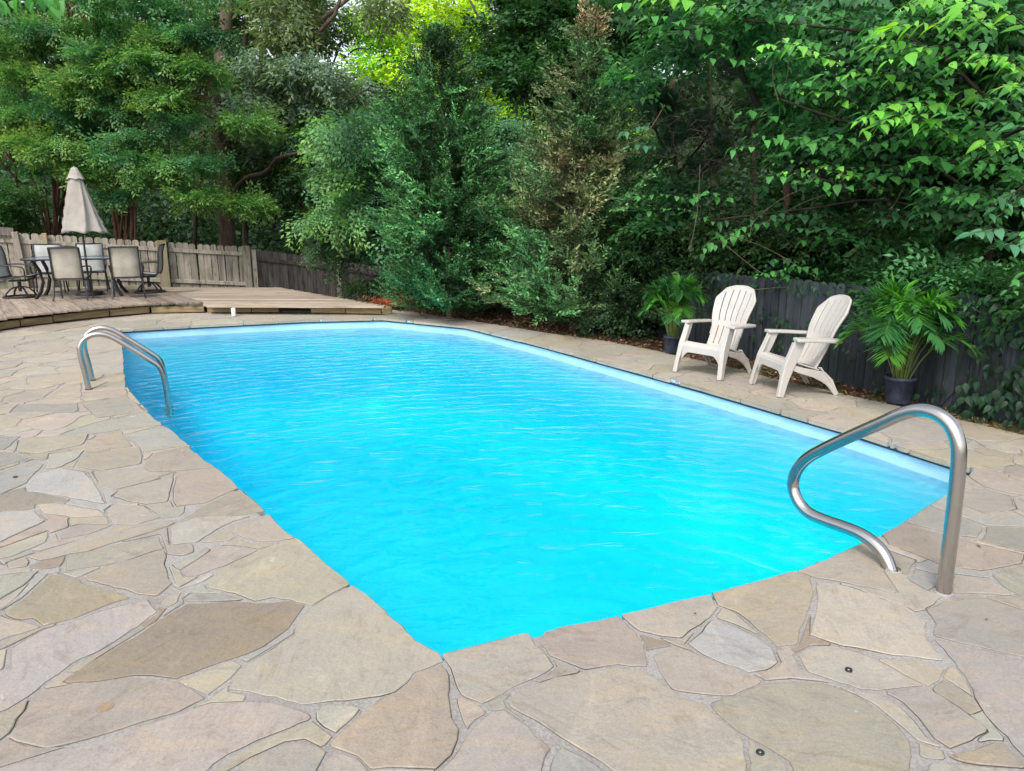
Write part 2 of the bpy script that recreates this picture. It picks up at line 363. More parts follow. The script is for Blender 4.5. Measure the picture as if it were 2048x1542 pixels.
def sd_poly(X, Y, P):
    """signed distance, positive inside"""
    P = [tuple(p) for p in P]; n = len(P); d = np.full(X.shape, 1e9); ins = np.zeros(X.shape, bool)
    for i in range(n):
        x0, y0 = P[i]; x1, y1 = P[(i+1) % n]; ex, ey = x1-x0, y1-y0; L = ex*ex+ey*ey+1e-12
        t = np.clip(((X-x0)*ex+(Y-y0)*ey)/L, 0, 1); d = np.minimum(d, (X-x0-t*ex)**2+(Y-y0-t*ey)**2)
        if y0 != y1:
            c = ((y0 > Y) != (y1 > Y)) & (X < (x1-x0)*(Y-y0)/(y1-y0)+x0); ins ^= c
    d = np.sqrt(d); return np.where(ins, d, -d)

# ------------------------------------------------------------------ terrain
patio = empty('patio', kind='structure')
def slab(name, outer, hole, ztop, zbot, m, parent=None):
    loops = [[Vector((p.x, p.y, ztop)) for p in outer], [Vector((p.x, p.y, ztop)) for p in hole]]
    tris = tessellate_polygon(loops); pts = loops[0]+loops[1]; mb = MB()
    fs = []
    for a, b, c in tris:
        nrm = (pts[b]-pts[a]).cross(pts[c]-pts[a]).z
        fs.append((a, b, c) if nrm > 0 else (a, c, b))
    mb.add(pts, fs)
    for lp in loops:
        k = len(lp); mb.add(lp+[Vector((p.x, p.y, zbot)) for p in lp], [(i, (i+1) % k, k+(i+1) % k, k+i) for i in range(k)])
    return mb.build(name, m, parent)
slab('mortar_bed', PATIO, offset_poly(WALL, .004), -.0005, -.09, M_MORTAR, patio)
def ground_z(x, y):
    z = -.035+0*x
    z = z-np.clip(y-13.2, 0, 8)*.13*np.clip((-1.0-x)/2+.5, .3, 1)
    z = z+np.clip(y-48, 0, 45)*.40+np.clip(y-26, 0, 22)*.03
    return z+vnoise(x*1.3, y*1.3)*.012
gx = np.concatenate([np.arange(-90, -14, 4.0), np.arange(-14, 9, .25), np.arange(9, 90, 4.0)]); gy = np.concatenate([np.arange(-40, -3, 4.0), np.arange(-3, 22, .25), np.arange(22, 120, 4.0)])
GX, GY = np.meshgrid(gx, gy, indexing='ij'); GZ = ground_z(GX, GY)
V = np.stack([GX.ravel(), GY.ravel(), GZ.ravel()], 1); ny = len(gy)
I, J = np.meshgrid(np.arange(len(gx)-1), np.arange(ny-1), indexing='ij'); base = (I*ny+J).ravel()
Q = np.stack([base, base+ny, base+ny+1, base+1], 1)
cx = V[Q].mean(1); keep = sd_poly(cx[:, 0], cx[:, 1], [p for p in PATIO]) < .35
me = np_mesh('ground', V, Q[keep]); set_props(link('ground', me, None, M_SOIL), kind='structure')

# ------------------------------------------------------------------ pool basin and water
def floor_z(p): return -1.0-max(0, p.y-2.4)*.09
pool = empty('swimming_pool', (WALL[0].x, WALL[0].y, 0), 0, 'long in-ground swimming pool with pale blue liner set into the flagstone patio', 'swimming pool')
mb = MB(); k = len(WALL); off = Vector((WALL[0].x, WALL[0].y, 0))
top = [Vector((p.x, p.y, -.002))-off for p in WALL]; bot = [Vector((p.x, p.y, floor_z(p)))-off for p in WALL]
cen = sum((Vector(p) for p in WALL), Vector((0, 0)))/k
def inset(p, d):
    # move towards the long centre line of the pool
    ax_ = Vector((-.58, .815)); c0 = Vector((1.2, 3.6)); t_ = (p-c0).dot(ax_); t_ = .5+math.log1p(math.exp((t_-.5)*1.6))/1.6; t_ = 7.6-math.log1p(math.exp((7.6-t_)*1.6))/1.6 if t_ > 3 else t_; q = c0+ax_*t_; v_ = q-p; return p+v_*min(.85, d/max(v_.length, .01))
rows = [(0, None), (.0, .17), (.0, .55), (.06, .70), (.2, .84), (.42, .93), (.75, .98), (1.1, 1.0)]
vs = []
for d, f in rows: vs += [Vector((q.x, q.y, -.002 if f is None else floor_z(q)*f))-off for p in WALL for q in [inset(p, d) if d else p]]
mb.add(vs[:2*k], [(i, k+i, k+(i+1) % k, (i+1) % k) for i in range(k)], 0, True); mb.build('liner_wall', M_BAND, pool)
mb = MB(); nr_ = len(rows)-1; cc = Vector((cen.x, cen.y, floor_z(cen)))-off; mb.add(vs[k:]+[cc], [(r*k+i, (r+1)*k+i, (r+1)*k+(i+1) % k, r*k+(i+1) % k) for r in range(nr_-1) for i in range(k)]+[((nr_-1)*k+i, nr_*k, (nr_-1)*k+(i+1) % k) for i in range(k)], 0, True); mb.build('pool_floor', M_LINER, pool)
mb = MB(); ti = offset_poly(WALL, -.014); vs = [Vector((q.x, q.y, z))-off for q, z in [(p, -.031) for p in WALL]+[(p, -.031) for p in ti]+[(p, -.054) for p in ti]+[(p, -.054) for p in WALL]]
mb.add(vs, [(r*k+i, (r+1)*k+i, (r+1)*k+(i+1) % k, r*k+(i+1) % k) for r in range(3) for i in range(k)]); mb.build('coping_shadow_strip', M_COPING_SHADOW, pool)  # added dark strip: the coping's shadow line, put in as colour
WB = offset_poly(WALL, .03); WZ = -.155
mb = MB(); mb.add([Vector((p.x, p.y, WZ)) for p in WB]+[Vector((p.x, p.y, -3.4)) for p in WB],
                  [tuple(range(k)), tuple(range(2*k-1, k-1, -1))]+[(i, k+i, k+(i+1) % k, (i+1) % k) for i in range(k)])
wo = mb.build('pool_water', M_WATER); set_props(wo, kind='structure')

# ------------------------------------------------------------------ flagstones
A = lambda L: [(.3514*x, 1000+.3514*y) for x, y in L]
B = lambda L: [(600+.3662*x, 1000+.3662*y) for x, y in L]
Cc = lambda L: [(1300+.41625*x, 900+.41625*y) for x, y in L]
D = lambda L: [(.3418*x, 600+.3418*y) for x, y in L]
TAN, GREY, BRN, PINK, CREAM, DK = (.345, .30, .245), (.33, .31, .28), (.225, .17, .115), (.34, .285, .245), (.39, .335, .26), (.25, .235, .21)
LG, GB = (.35, .335, .305), (.28, .25, .205)
TR = [
 ([(704,1170),(732,1183),(805,1253),(834,1282),(878,1308),(884,1324),(864,1330),(831,1344),(812,1363),(790,1383),(746,1395),(673,1405),(604,1410),(569,1401),(520,1390),(463,1381),(469,1355),(485,1337),(540,1300),(594,1267),(591,1253),(615,1225),(640,1205),(700,1172)], TAN),
 (B([(768,805),(900,780),(1100,740),(1240,715),(1268,735),(1300,790),(1390,910),(1340,950),(1150,1040),(970,1115),(870,1070),(840,980),(800,890),(768,850)]), TAN),
 (B([(1335,715),(1500,675),(1720,622),(1745,640),(1830,735),(1870,800),(1892,912),(1750,900),(1560,935),(1450,890),(1360,855),(1335,790)]), PINK),
 (B([(870,1080),(960,1120),(1010,1160),(900,1250),(850,1090)]), TAN),
 ([(1014,1403),(1021,1417),(1124,1476),(1200,1524),(1230,1542),(1300,1600),(1491,1600),(1491,1542),(1487,1472),(1410,1412),(1347,1386),(1296,1342),(1222,1337),(1112,1359),(1036,1385)], GREY),
 ([(975,1427),(1008,1423),(1100,1497),(1085,1530),(1060,1620),(830,1620),(880,1540)], TAN),
 ([(878,1330),(898,1353),(895,1395),(904,1432),(914,1458),(913,1480),(895,1510),(870,1536),(739,1538),(710,1513),(655,1494),(677,1469),(721,1428),(783,1388),(827,1352),(840,1344)], (.25,.20,.15)),
 (B([(100,1160),(150,1125),(300,1130),(320,1150),(190,1275),(90,1200)]), LG),
 ([(633,1545),(666,1509),(710,1517),(736,1543),(736,1620),(633,1620)], TAN),
 ([(440,1560),(500,1520),(573,1487),(605,1483),(653,1506),(630,1540),(620,1620),(430,1620)], TAN),
 ([(1120,1490),(1200,1535),(1240,1570),(1240,1640),(1070,1640),(1100,1530)], GREY),
 ([(1243,1230),(1270,1219),(1350,1196),(1396,1188),(1419,1190),(1437,1216),(1424,1234),(1359,1279),(1318,1272),(1275,1262)], TAN),
 ([(1275,1268),(1315,1280),(1345,1292),(1292,1303)], BRN),
 (Cc([(290,685),(590,592),(690,583),(780,610),(780,700),(735,850),(705,940),(610,955),(540,880),(420,780),(330,740)]), (.35,.30,.22)),
 (Cc([(180,935),(310,815),(400,845),(500,890),(585,960),(612,1020),(540,1055),(460,1068),(380,1040),(220,965)]), LG),
 (Cc([(5,990),(110,945),(300,1010),(525,1105),(520,1120),(400,1175),(350,1180),(110,1155),(30,1030)]), CREAM),
 (Cc([(700,588),(930,480),(1030,435),(1110,520),(1115,580),(1190,690),(1000,650),(790,610)]), TAN),
 (Cc([(805,635),(960,660),(1160,735),(1240,760),(1330,830),(1330,900),(1420,1020),(1200,990),(900,935),(775,895),(800,700)]), CREAM),
 (Cc([(700,990),(770,945),(900,945),(1060,1000),(1330,1140),(1100,1155),(1000,1155),(880,1110),(740,1060)]), GREY),
 (Cc([(1070,1005),(1250,1010),(1425,1050),(1390,1100),(1335,1140),(1200,1080)]), TAN),
 (Cc([(270,1215),(500,1130),(680,1110),(820,1120),(930,1160),(1060,1230),(1190,1330),(1265,1420),(1262,1542),(1262,1680),(760,1680),(660,1500),(460,1370),(340,1280)]), (.29,.25,.20)),
 (Cc([(890,1135),(1000,1168),(1100,1172),(1200,1235),(1300,1330),(1370,1410),(1440,1447),(1300,1402),(1180,1310),(1080,1230)]), CREAM),
 (Cc([(1120,1165),(1330,1150),(1480,1240),(1615,1350),(1440,1440),(1380,1390),(1300,1290),(1200,1200)]), GREY),
 (Cc([(1330,765),(1490,705),(1560,700),(1797,780),(1860,830),(1860,1010),(1797,1000),(1375,900),(1370,830)]), (.28,.25,.21)),
 (Cc([(1110,390),(1220,345),(1380,400),(1500,435),(1797,505),(1797,545),(1590,580),(1490,565),(1395,550),(1270,500),(1150,460)]), (.31,.245,.175)),
 (Cc([(1205,340),(1330,265),(1500,325),(1600,365),(1575,425),(1480,415),(1350,378)]), TAN),
 (Cc([(1640,600),(1797,555),(1930,560),(1930,720),(1797,705),(1720,670)]), GB),
 (Cc([(1380,915),(1600,965),(1880,1035),(1880,1330),(1797,1480),(1700,1370),(1620,1280),(1500,1060)]), GREY),
 (Cc([(1430,1052),(1500,1042),(1640,1150),(1680,1210),(1560,1190),(1400,1085)]), TAN),
 (Cc([(1440,1475),(1640,1405),(1700,1410),(1800,1530),(1600,1512),(1500,1500)]), (.29,.23,.17)),
 (Cc([(1350,1502),(1500,1512),(1870,1550),(1870,1680),(1310,1680)]), LG),
 (Cc([(475,1385),(560,1440),(650,1525),(720,1680),(470,1680)]), GREY),
 (Cc([(1595,440),(1620,370),(1797,375),(1930,400),(1930,505),(1797,490)]), GB),
 (Cc([(1120,475),(1270,530),(1240,600),(1170,590),(1120,560)]), TAN),
 (Cc([(1270,575),(1380,605),(1380,655),(1340,675),(1250,625)]), GREY),
 (Cc([(1555,85),(1797,135),(1880,155),(1880,225),(1720,208),(1590,172),(1530,125)]), TAN),
 (Cc([(1500,205),(1590,185),(1720,222),(1760,285),(1600,305),(1440,238)]), GREY),
 (Cc([(1460,602),(1620,622),(1750,700),(1500,692),(1450,690)]), TAN),
 (A([(365,1040),(560,900),(800,760),(1000,630),(1060,590),(1300,580),(1500,590),(1650,575),(1750,600),(1680,690),(1640,740),(1500,830),(1340,910),(1050,1000),(1030,1015),(760,1000),(500,1040)]), BRN),
 (A([(20,640),(140,560),(290,425),(450,460),(740,565),(600,610),(400,680),(250,715),(175,675),(120,685)]), (.25,.205,.13)),
 (A([(60,840),(250,740),(500,660),(830,570),(890,640),(700,770),(560,860),(430,930),(330,1000),(220,1085),(40,1190),(-60,1230),(-60,1000),(40,960)]), LG),
 (A([(65,1350),(170,1130),(260,1080),(470,1045),(720,1020),(1010,1030),(1190,1130),(1000,1210),(720,1290),(420,1385),(280,1400),(160,1390)]), TAN),
 (A([(-80,1560),(330,1430),(460,1400),(720,1320),(1000,1230),(1200,1165),(1400,1155),(1600,1165),(1770,1215),(1775,1245),(1600,1310),(1430,1390),(1250,1490),(1150,1580),(1000,1760),(-200,1760)]), TAN),
 (A([(1030,1035),(1180,980),(1340,915),(1400,945),(1330,1010),(1200,1110)]), CREAM),
 (A([(460,445),(600,380),(930,290),(950,380),(985,480),(890,550),(790,545),(680,510)]), (.29,.24,.205)),
 (A([(1180,470),(1250,400),(1500,280),(1700,215),(1850,330),(2000,455),(1990,480),(1800,605),(1680,580),(1560,555),(1450,580),(1330,530),(1190,505)]), (.37,.315,.235)),
 (A([(1270,160),(1480,95),(1570,80),(1700,205),(1690,225),(1560,240),(1430,238)]), PINK),
 (A([(970,160),(1100,110),(1420,95),(1250,160),(1130,240),(980,255)]), LG),
 (A([(160,320),(400,250),(700,150),(960,120),(990,135),(800,200),(500,290),(230,345)]), GREY),
 (A([(370,410),(380,330),(500,290),(900,205),(930,280),(700,350),(500,385)]), (.36,.335,.27)),
 (A([(1140,245),(1250,165),(1350,210),(1300,230)]), CREAM),
 (A([(980,370),(1180,265),(1190,285),(1030,395)]), LG),
 (A([(1035,395),(1200,270),(1320,265),(1480,290),(1290,370),(1120,430),(1060,435)]), PINK),
 (A([(600,60),(640,30),(820,35),(905,100),(780,140),(640,140)]), CREAM),
 (A([(205,30),(300,20),(560,60),(600,90),(420,100),(240,70)]), CREAM),
 (A([(-60,90),(0,70),(180,60),(265,120),(0,245),(-60,260)]), LG),
 (A([(-60,290),(0,280),(270,180),(272,240),(60,325),(-60,345)]), (.31,.29,.22)),
 (A([(45,360),(160,320),(165,380),(60,390)]), TAN), (A([(160,385),(230,345),(380,320),(340,380),(230,395)]), BRN),
 (A([(-60,440),(0,430),(220,405),(140,480),(0,565),(-60,600)]), (.30,.28,.21)),
 (A([(330,180),(450,140),(650,145),(500,200),(350,220)]), PINK),
 (A([(-60,650),(20,655),(120,695),(240,725),(60,780),(-60,825)]), TAN),
 (A([(-60,1260),(60,1190),(165,1130),(60,1330),(-60,1420)]), TAN),
 (A([(1000,520),(1190,418),(1212,432),(1100,490)]), (.5,.49,.46)), (A([(910,600),(940,545),(1040,530),(1000,590),(950,610)]), TAN),
 (A([(1060,560),(1090,537),(1290,542),(1420,573),(1060,577)]), GREY),
 (D([(1060,1290),(1180,1205),(1410,1110),(1425,1118),(1565,1235),(1300,1280),(1130,1300)]), PINK),
 (D([(1010,1170),(1020,1100),(1040,1005),(1280,980),(1410,1100),(1190,1190),(1030,1210)]), PINK),
 (D([(830,980),(900,900),(1100,857),(1200,940),(1270,980),(1100,1000),(870,1005)]), PINK),
 (D([(740,790),(950,735),(1000,755),(1100,850),(840,893),(790,830)]), LG),
 (D([(490,850),(560,800),(700,760),(770,860),(600,875)]), CREAM),
 (D([(440,980),(500,900),(820,865),(835,920),(820,960),(600,1000)]), (.30,.25,.20)),
 (D([(150,1090),(200,1030),(340,985),(500,1010),(570,1090),(620,1195),(400,1155),(160,1120)]), (.36,.355,.34)),
 (D([(550,1005),(820,985),(940,1045),(700,1105),(600,1100)]), TAN),
 (D([(660,1150),(720,1105),(1020,1010),(1000,1100),(980,1180),(850,1195),(740,1180)]), GREY),
 (D([(270,990),(300,900),(500,880),(440,940),(330,985)]), GREY),
 (D([(100,890),(130,810),(515,785),(480,850),(230,900)]), CREAM),
 (D([(-60,890),(100,900),(170,930),(0,980),(-60,985)]), DK),
 (D([(-60,1010),(0,1000),(200,935),(260,960),(140,1080),(0,1140),(-60,1150)]), (.31,.30,.26)),
 (D([(350,790),(560,720),(850,655),(955,730),(620,775),(480,790)]), GREY),
 (D([(470,600),(740,565),(845,648),(580,690),(540,660)]), GREY),
 (D([(60,660),(110,615),(460,605),(450,655)]), DK), (D([(260,575),(380,490),(470,490),(480,570)]), TAN),
 (D([(500,575),(480,545),(735,520),(745,565)]), PINK), (D([(540,520),(640,480),(733,480),(738,515)]), TAN),
 (D([(540,465),(733,435),(733,478),(640,480)]), CREAM), (D([(-60,800),(120,800),(20,880),(-60,885)]), DK),
 (D([(500,430),(480,330),(720,290),(730,430)]), TAN),
]
TRW = [([gp(u, v).xy for u, v in P], c) for P, c in TR]

def contours(Fd, x0, y0, h):
    ins = Fd > 0; a = ins[:-1, :-1].astype(int)+ins[1:, :-1]*2+ins[1:, 1:]*4+ins[:-1, 1:]*8
    idx = np.argwhere((a > 0) & (a < 15)); nxt = {}
    def pt(i, j, e):
        if e == 0: p, q = (i, j), (i+1, j)
        elif e == 1: p, q = (i+1, j), (i+1, j+1)
        elif e == 2: p, q = (i, j+1), (i+1, j+1)
        else: p, q = (i, j), (i, j+1)
        fa, fb = Fd[p], Fd[q]; t = fa/(fa-fb)
        key = (p, q); return key, (x0+h*(p[0]+(q[0]-p[0])*t), y0+h*(p[1]+(q[1]-p[1])*t))
    T = {1: [(0, 3)], 2: [(1, 0)], 3: [(1, 3)], 4: [(2, 1)], 5: [(0, 1), (2, 3)], 6: [(2, 0)], 7: [(2, 3)], 8: [(3, 2)], 9: [(0, 2)], 10: [(1, 2), (3, 0)], 11: [(1, 2)], 12: [(3, 1)], 13: [(0, 1)], 14: [(3, 0)]}
    pos = {}
    for i, j in idx:
        for e0, e1 in T[a[i, j]]:
            k0, p0 = pt(i, j, e0); k1, p1 = pt(i, j, e1); nxt[k0] = k1; pos[k0] = p0; pos[k1] = p1
    loops = []
    while nxt:
        s = next(iter(nxt)); lp = []; kk = s
        while kk in nxt: lp.append(pos[kk]); kk = nxt.pop(kk)
        if kk == s and len(lp) > 6: loops.append(np.array(lp))
    return loops
def simplify(P, tol):
    n = len(P); far = int(np.argmax(((P-P[0])**2).sum(1)))
    def dp(a, b):
        if b-a < 2: return []
        seg = P[b % n]-P[a]; L = np.hypot(*seg)+1e-9; q = P[a+1:b]-P[a]
        d = np.abs(seg[0]*q[:, 1]-seg[1]*q[:, 0])/L; i = int(np.argmax(d))
        if d[i] < tol: return []
        m = a+1+i; return dp(a, m)+[m]+dp(m, b)
    idx = [0]+dp(0, far)+[far]+[i for i in dp(far, n)]
    return P[[i % n for i in idx]]
def parea(P): x, y = P[:, 0], P[:, 1]; return .5*np.sum(x*np.roll(y, -1)-np.roll(x, -1)*y)
# seeds for the untraced stones
TPOLY = [p for p, c in TRW]; TBB = [(min(q.x for q in p), max(q.x for q in p), min(q.y for q in p), max(q.y for q in p)) for p in TPOLY]
cand = np.stack([RNG.uniform(-12.5, 6.3, 60000), RNG.uniform(.9, 14.6, 60000)], 1)
ok = (sd_poly(cand[:, 0], cand[:, 1], PATIO) > .02) & (sd_poly(cand[:, 0], cand[:, 1], POOL) < -.07)
dep = cand[:, 1]*math.cos(PITCH)+H*math.sin(PITCH); uu = 1024+F*cand[:, 0]/dep
ok &= (uu > -420) & (uu < 2500)
for p in TPOLY: ok &= sd_poly(cand[:, 0], cand[:, 1], p) < .03
cand = cand[ok]; seeds = []; rad = []
grid = {}
for p in cand:
    r = random.choice((.17, .24, .30, .36, .42)) if p[1] < 9 else random.choice((.26, .34, .42, .5))
    kx, ky = int(p[0]//.6), int(p[1]//.6); good = True
    for a_ in range(kx-1, kx+2):
        for b_ in range(ky-1, ky+2):
            for s_ in grid.get((a_, b_), ()):
                if (seeds[s_][0]-p[0])**2+(seeds[s_][1]-p[1])**2 < ((r+rad[s_])*.62)**2: good = False; break
            if not good: break
        if not good: break
    if good: grid.setdefault((kx, ky), []).append(len(seeds)); seeds.append(p); rad.append(r)
seeds = np.array(seeds); rad = np.array(rad)
def warp(X, Y):
    return X+.07*vnoise(X*3.1, Y*3.1, 1)+.022*vnoise(X*9, Y*9, 2), Y+.07*vnoise(X*3.1, Y*3.1, 3)+.022*vnoise(X*9, Y*9, 4)
def cut_outer(X, Y, d):
    e = .006*vnoise(X*9, Y*9, 6)+.012*vnoise(X*2.3, Y*2.3, 7)
    return np.minimum(-sd_poly(X, Y, POOL)+e, sd_poly(X, Y, PATIO)+.02)
STONES = []   # (loop, colour)
def joint(X, Y): return .003+.008*np.clip(vnoise(X*1.7, Y*1.7, 9)+.35, 0, 1)+.003*vnoise(X*30, Y*30, 5)
for i, (P, c) in enumerate(TRW):
    b = TBB[i]; cy_ = (b[2]+b[3])/2; h = .011 if cy_ < 4.5 else .018
    xs = np.arange(b[0]-.05, b[1]+.05, h); ys = np.arange(b[2]-.05, b[3]+.05, h); X, Y = np.meshgrid(xs, ys, indexing='ij')
    wx = X+.010*vnoise(X*8, Y*8, 11)+.006*vnoise(X*25, Y*25, 13); wy = Y+.010*vnoise(X*8, Y*8, 12)+.006*vnoise(X*25, Y*25, 14)
    f = sd_poly(wx, wy, P)-.001
    for j in range(i):
        bb = TBB[j]
        if bb[0] < b[1]+.03 and bb[1] > b[0]-.03 and bb[2] < b[3]+.03 and bb[3] > b[2]-.03: f = np.minimum(f, -sd_poly(wx, wy, TPOLY[j])-.007)
    # stones meeting the pool are cut along its edge
    f = np.minimum(f, cut_outer(X, Y, 0))
    for lp in contours(f, xs[0], ys[0], h):
        if abs(parea(lp)) > .002: STONES.append((simplify(lp, .0025 if cy_ < 5 else .005), c))
for i, s_ in enumerate(seeds):
    R = rad[i]*1.9+.15; h = .012 if s_[1] < 4.5 else (.02 if s_[1] < 8 else .035)
    xs = np.arange(s_[0]-R, s_[0]+R, h); ys = np.arange(s_[1]-R, s_[1]+R, h); X, Y = np.meshgrid(xs, ys, indexing='ij'); WX, WY = warp(X, Y)
    own = np.hypot(WX-s_[0], WY-s_[1])-rad[i]; nb = np.where((np.abs(seeds[:, 0]-s_[0]) < R+1) & (np.abs(seeds[:, 1]-s_[1]) < R+1))[0]
    oth = np.full(X.shape, 1e9)
    for j in nb:
        if j != i: oth = np.minimum(oth, np.hypot(WX-seeds[j][0], WY-seeds[j][1])-rad[j])
    f = (oth-own)/2-joint(X, Y)
    f = np.minimum(f, R-.05-np.maximum(np.abs(X-s_[0]), np.abs(Y-s_[1])))
    for j, bb in enumerate(TBB):
        if bb[0] < s_[0]+R and bb[1] > s_[0]-R and bb[2] < s_[1]+R and bb[3] > s_[1]-R: f = np.minimum(f, -sd_poly(X, Y, TPOLY[j])-.012-.008*vnoise(X*4, Y*4, 8))
    f = np.minimum(f, cut_outer(X, Y, 0))
    base_c = random.choices((TAN, GREY, PINK, CREAM, BRN, LG, GB), (30, 16, 13, 20, 3, 12, 5))[0]
    if s_[1] > 5: base_c = tuple((k_*.45+m_*.55)*1.08 for k_, m_ in zip(base_c, (.37, .325, .262)))
    for lp in contours(f, xs[0], ys[0], h):
        if abs(parea(lp)) > .0035: STONES.append((simplify(lp, .0035 if s_[1] < 5 else (.006 if s_[1] < 8 else .012)), base_c))
def score(P):
    u, v, d_ = zip(*[proj((x, y, 0)) for x, y in P]); 
    if max(u) < 0 or min(u) > 2048 or min(v) > 1542: return 0
    return abs(parea(np.array([(min(max(a, 0), 2048), min(b, 1542)) for a, b in zip(u, v)])))
STONES = [s for s in STONES if len(s[0]) >= 4]
order = sorted(range(len(STONES)), key=lambda i: -score(STONES[i][0]))
def stone_geo(mb, P, local=Vector((0, 0, 0))):
    if parea(P) < 0: P = P[::-1]
    n = len(P); pts = [Vector((a, b)) for a, b in P]; nr = []
    for i in range(n):
        a = (pts[i]-pts[i-1]); b = (pts[(i+1) % n]-pts[i]); a = a.normalized() if a.length > 0 else b; b = b.normalized() if b.length > 0 else a
        m = Vector((a.y+b.y, -a.x-b.x)); m = m.normalized() if m.length > 1e-5 else Vector((a.y, -a.x)); nr.append(m)
    zt = random.uniform(.002, .0065); tx, ty = random.uniform(-.003, .003), random.uniform(-.003, .003); cx_, cy_ = P.mean(0)
    def z(p): return zt+(p.x-cx_)*tx+(p.y-cy_)*ty
    r0 = [Vector((p.x, p.y, z(p)))-local for p in [pts[i]-nr[i]*.0035 for i in range(n)]]
    r1 = [Vector((p.x, p.y, z(p)-.002-.001*random.random()))-local for p in pts]
    r2 = [Vector((p.x, p.y, -.030))-local for p in pts]
    mb.add(r0+r1+r2, [tuple(range(n))]+[(n+i, n+(i+1) % n, (i+1) % n, i) for i in range(n)]+[(2*n+i, 2*n+(i+1) % n, n+(i+1) % n, n+i) for i in range(n)]+[tuple(range(3*n-1, 2*n-1, -1))])
    # thin uneven dark seam where mortar meets stone, crack shade put in as colour
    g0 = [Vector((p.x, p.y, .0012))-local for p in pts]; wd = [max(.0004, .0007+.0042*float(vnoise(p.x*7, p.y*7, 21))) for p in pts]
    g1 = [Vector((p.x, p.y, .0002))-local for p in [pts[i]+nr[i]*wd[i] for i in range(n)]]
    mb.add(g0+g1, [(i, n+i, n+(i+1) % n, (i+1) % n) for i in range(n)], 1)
rest = MB(); rc = []
for r_, i in enumerate(order):
    P, c = STONES[i]; j_ = random.uniform(.90, 1.08); c = (np.array(c)*.56+np.array((.365, .335, .282))*.44)*j_*.95*np.array([random.uniform(.96, 1.04), 1, random.uniform(.94, 1.06)])
    if r_ < 300:
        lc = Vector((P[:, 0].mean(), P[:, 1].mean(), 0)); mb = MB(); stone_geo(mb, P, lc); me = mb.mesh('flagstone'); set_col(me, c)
        o = link('flagstone', me, patio, [M_STONE, M_CRACK]); o.location = lc
    else:
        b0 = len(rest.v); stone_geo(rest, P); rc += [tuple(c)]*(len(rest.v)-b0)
if rest.v:
    me = rest.mesh('small_flagstones'); set_col(me, np.array(rc)); set_props(link('small_flagstones', me, patio, [M_STONE, M_CRACK]), kind='stuff')
print('stones', len(STONES), 'tris', sum(3 for _ in STONES))

# deck anchors, rust spot, white can
def anchor(u, v, lab):
    p = gp(u, v); t = empty('deck_anchor', (p.x, p.y, .009), 0, lab, 'deck anchor', 'round metal anchors set in the patio stones')
    m1 = MB(); m1.lathe([(.0065, .0), (.0075, .002), (.0115, .0024), (.013, .0), (.013, -.01)], 20); m1.build('ring', M_BLACK, t)
    m2 = MB(); m2.lathe([(.0001, .0008), (.003, .0015), (.0045, .0005), (.0045, -.008)], 12); m2.build('screw', M_STEEL, t)
anchor(1697, 1343, 'small dark round anchor in the grey stone nearer the pool edge')
anchor(1520, 1509, 'small dark round anchor at the very bottom edge of the patio, right of centre')
anchor(31, 956, 'small dark round anchor in the patio stone at the far left side')
p = gp(212, 1417); mb = MB(); pr = [(.0, .0), (.035, 0)]
mb.lathe([(.0005, .0), (.020, .0002), (.026, -.0003)], 22); o = mb.build('rust_stain', M_RUST, patio); o.location = (p.x, p.y, .0078)
p = gp(468, 633); t = empty('white_can', (p.x, p.y, .009), 0, 'small white plastic can standing on the paving near the far deck edge', 'can')
mb = MB(); mb.lathe([(.0001, 0), (.034, .0), (.036, .004), (.036, .12), (.033, .127)], 20); mb.build('body', M_WHITE, t)
mb = MB(); mb.lathe([(.033, .126), (.034, .133), (.031, .137), (.0001, .136)], 20); mb.build('lid', M_WHITE, t)

# ------------------------------------------------------------------ decks
DZ = .2
LE = [gp(u, v, DZ).xy for u, v in [(-400, 700), (-260, 682), (-120, 654), (0, 636), (42, 630), (107, 623), (220, 612), (300, 606), (407, 603)]]
LE[-1] = Vector((-5.4, 12.7))
pd = Vector((-2.35, 3.04)).normalized(); pn = Vector((-pd.y, pd.x))       # plank direction, step towards the left
FPTS = [(Vector((-15.5, 13.2)), 1.75), (Vector((-10.7, 15.4)), 1.366), (Vector((-6.1, 17.2)), .985), (Vector((-3.2, 21.0)), .22), (Vector((-1.6, 23.1)), -.12)]
def ray_hit(o, d, a, b):
    e = b-a; den = d.x*e.y-d.y*e.x
    if abs(den) < 1e-9: return None
    t = ((a.x-o.x)*e.y-(a.y-o.y)*e.x)/den; s = ((a.x-o.x)*d.y-(a.y-o.y)*d.x)/den
    return t if -1e-6 <= s <= 1+1e-6 else None
deck = empty('wooden_deck', (-8, 13.5, 0), 0, 'weathered low wooden deck with curved stepped board ends under the dining set', 'deck')
DO = Vector((-8, 13.5, 0))
W_ = .205
def plank(parent, org, a, b, z, wd, m, th=.035):
    mid = (a+b)/2; L = (b-a).length; ang = math.atan2((b-a).y, (b-a).x); mb = MB()
    mb.box((0, 0, 0), (L, wd-.008, th), bev=.004); o = mb.build('plank', m, parent)
    o.location = Vector((mid.x, mid.y, z-th/2+random.uniform(-.002, .002)))-org; o.rotation_euler = (random.uniform(-.006, .006), 0, ang); return o
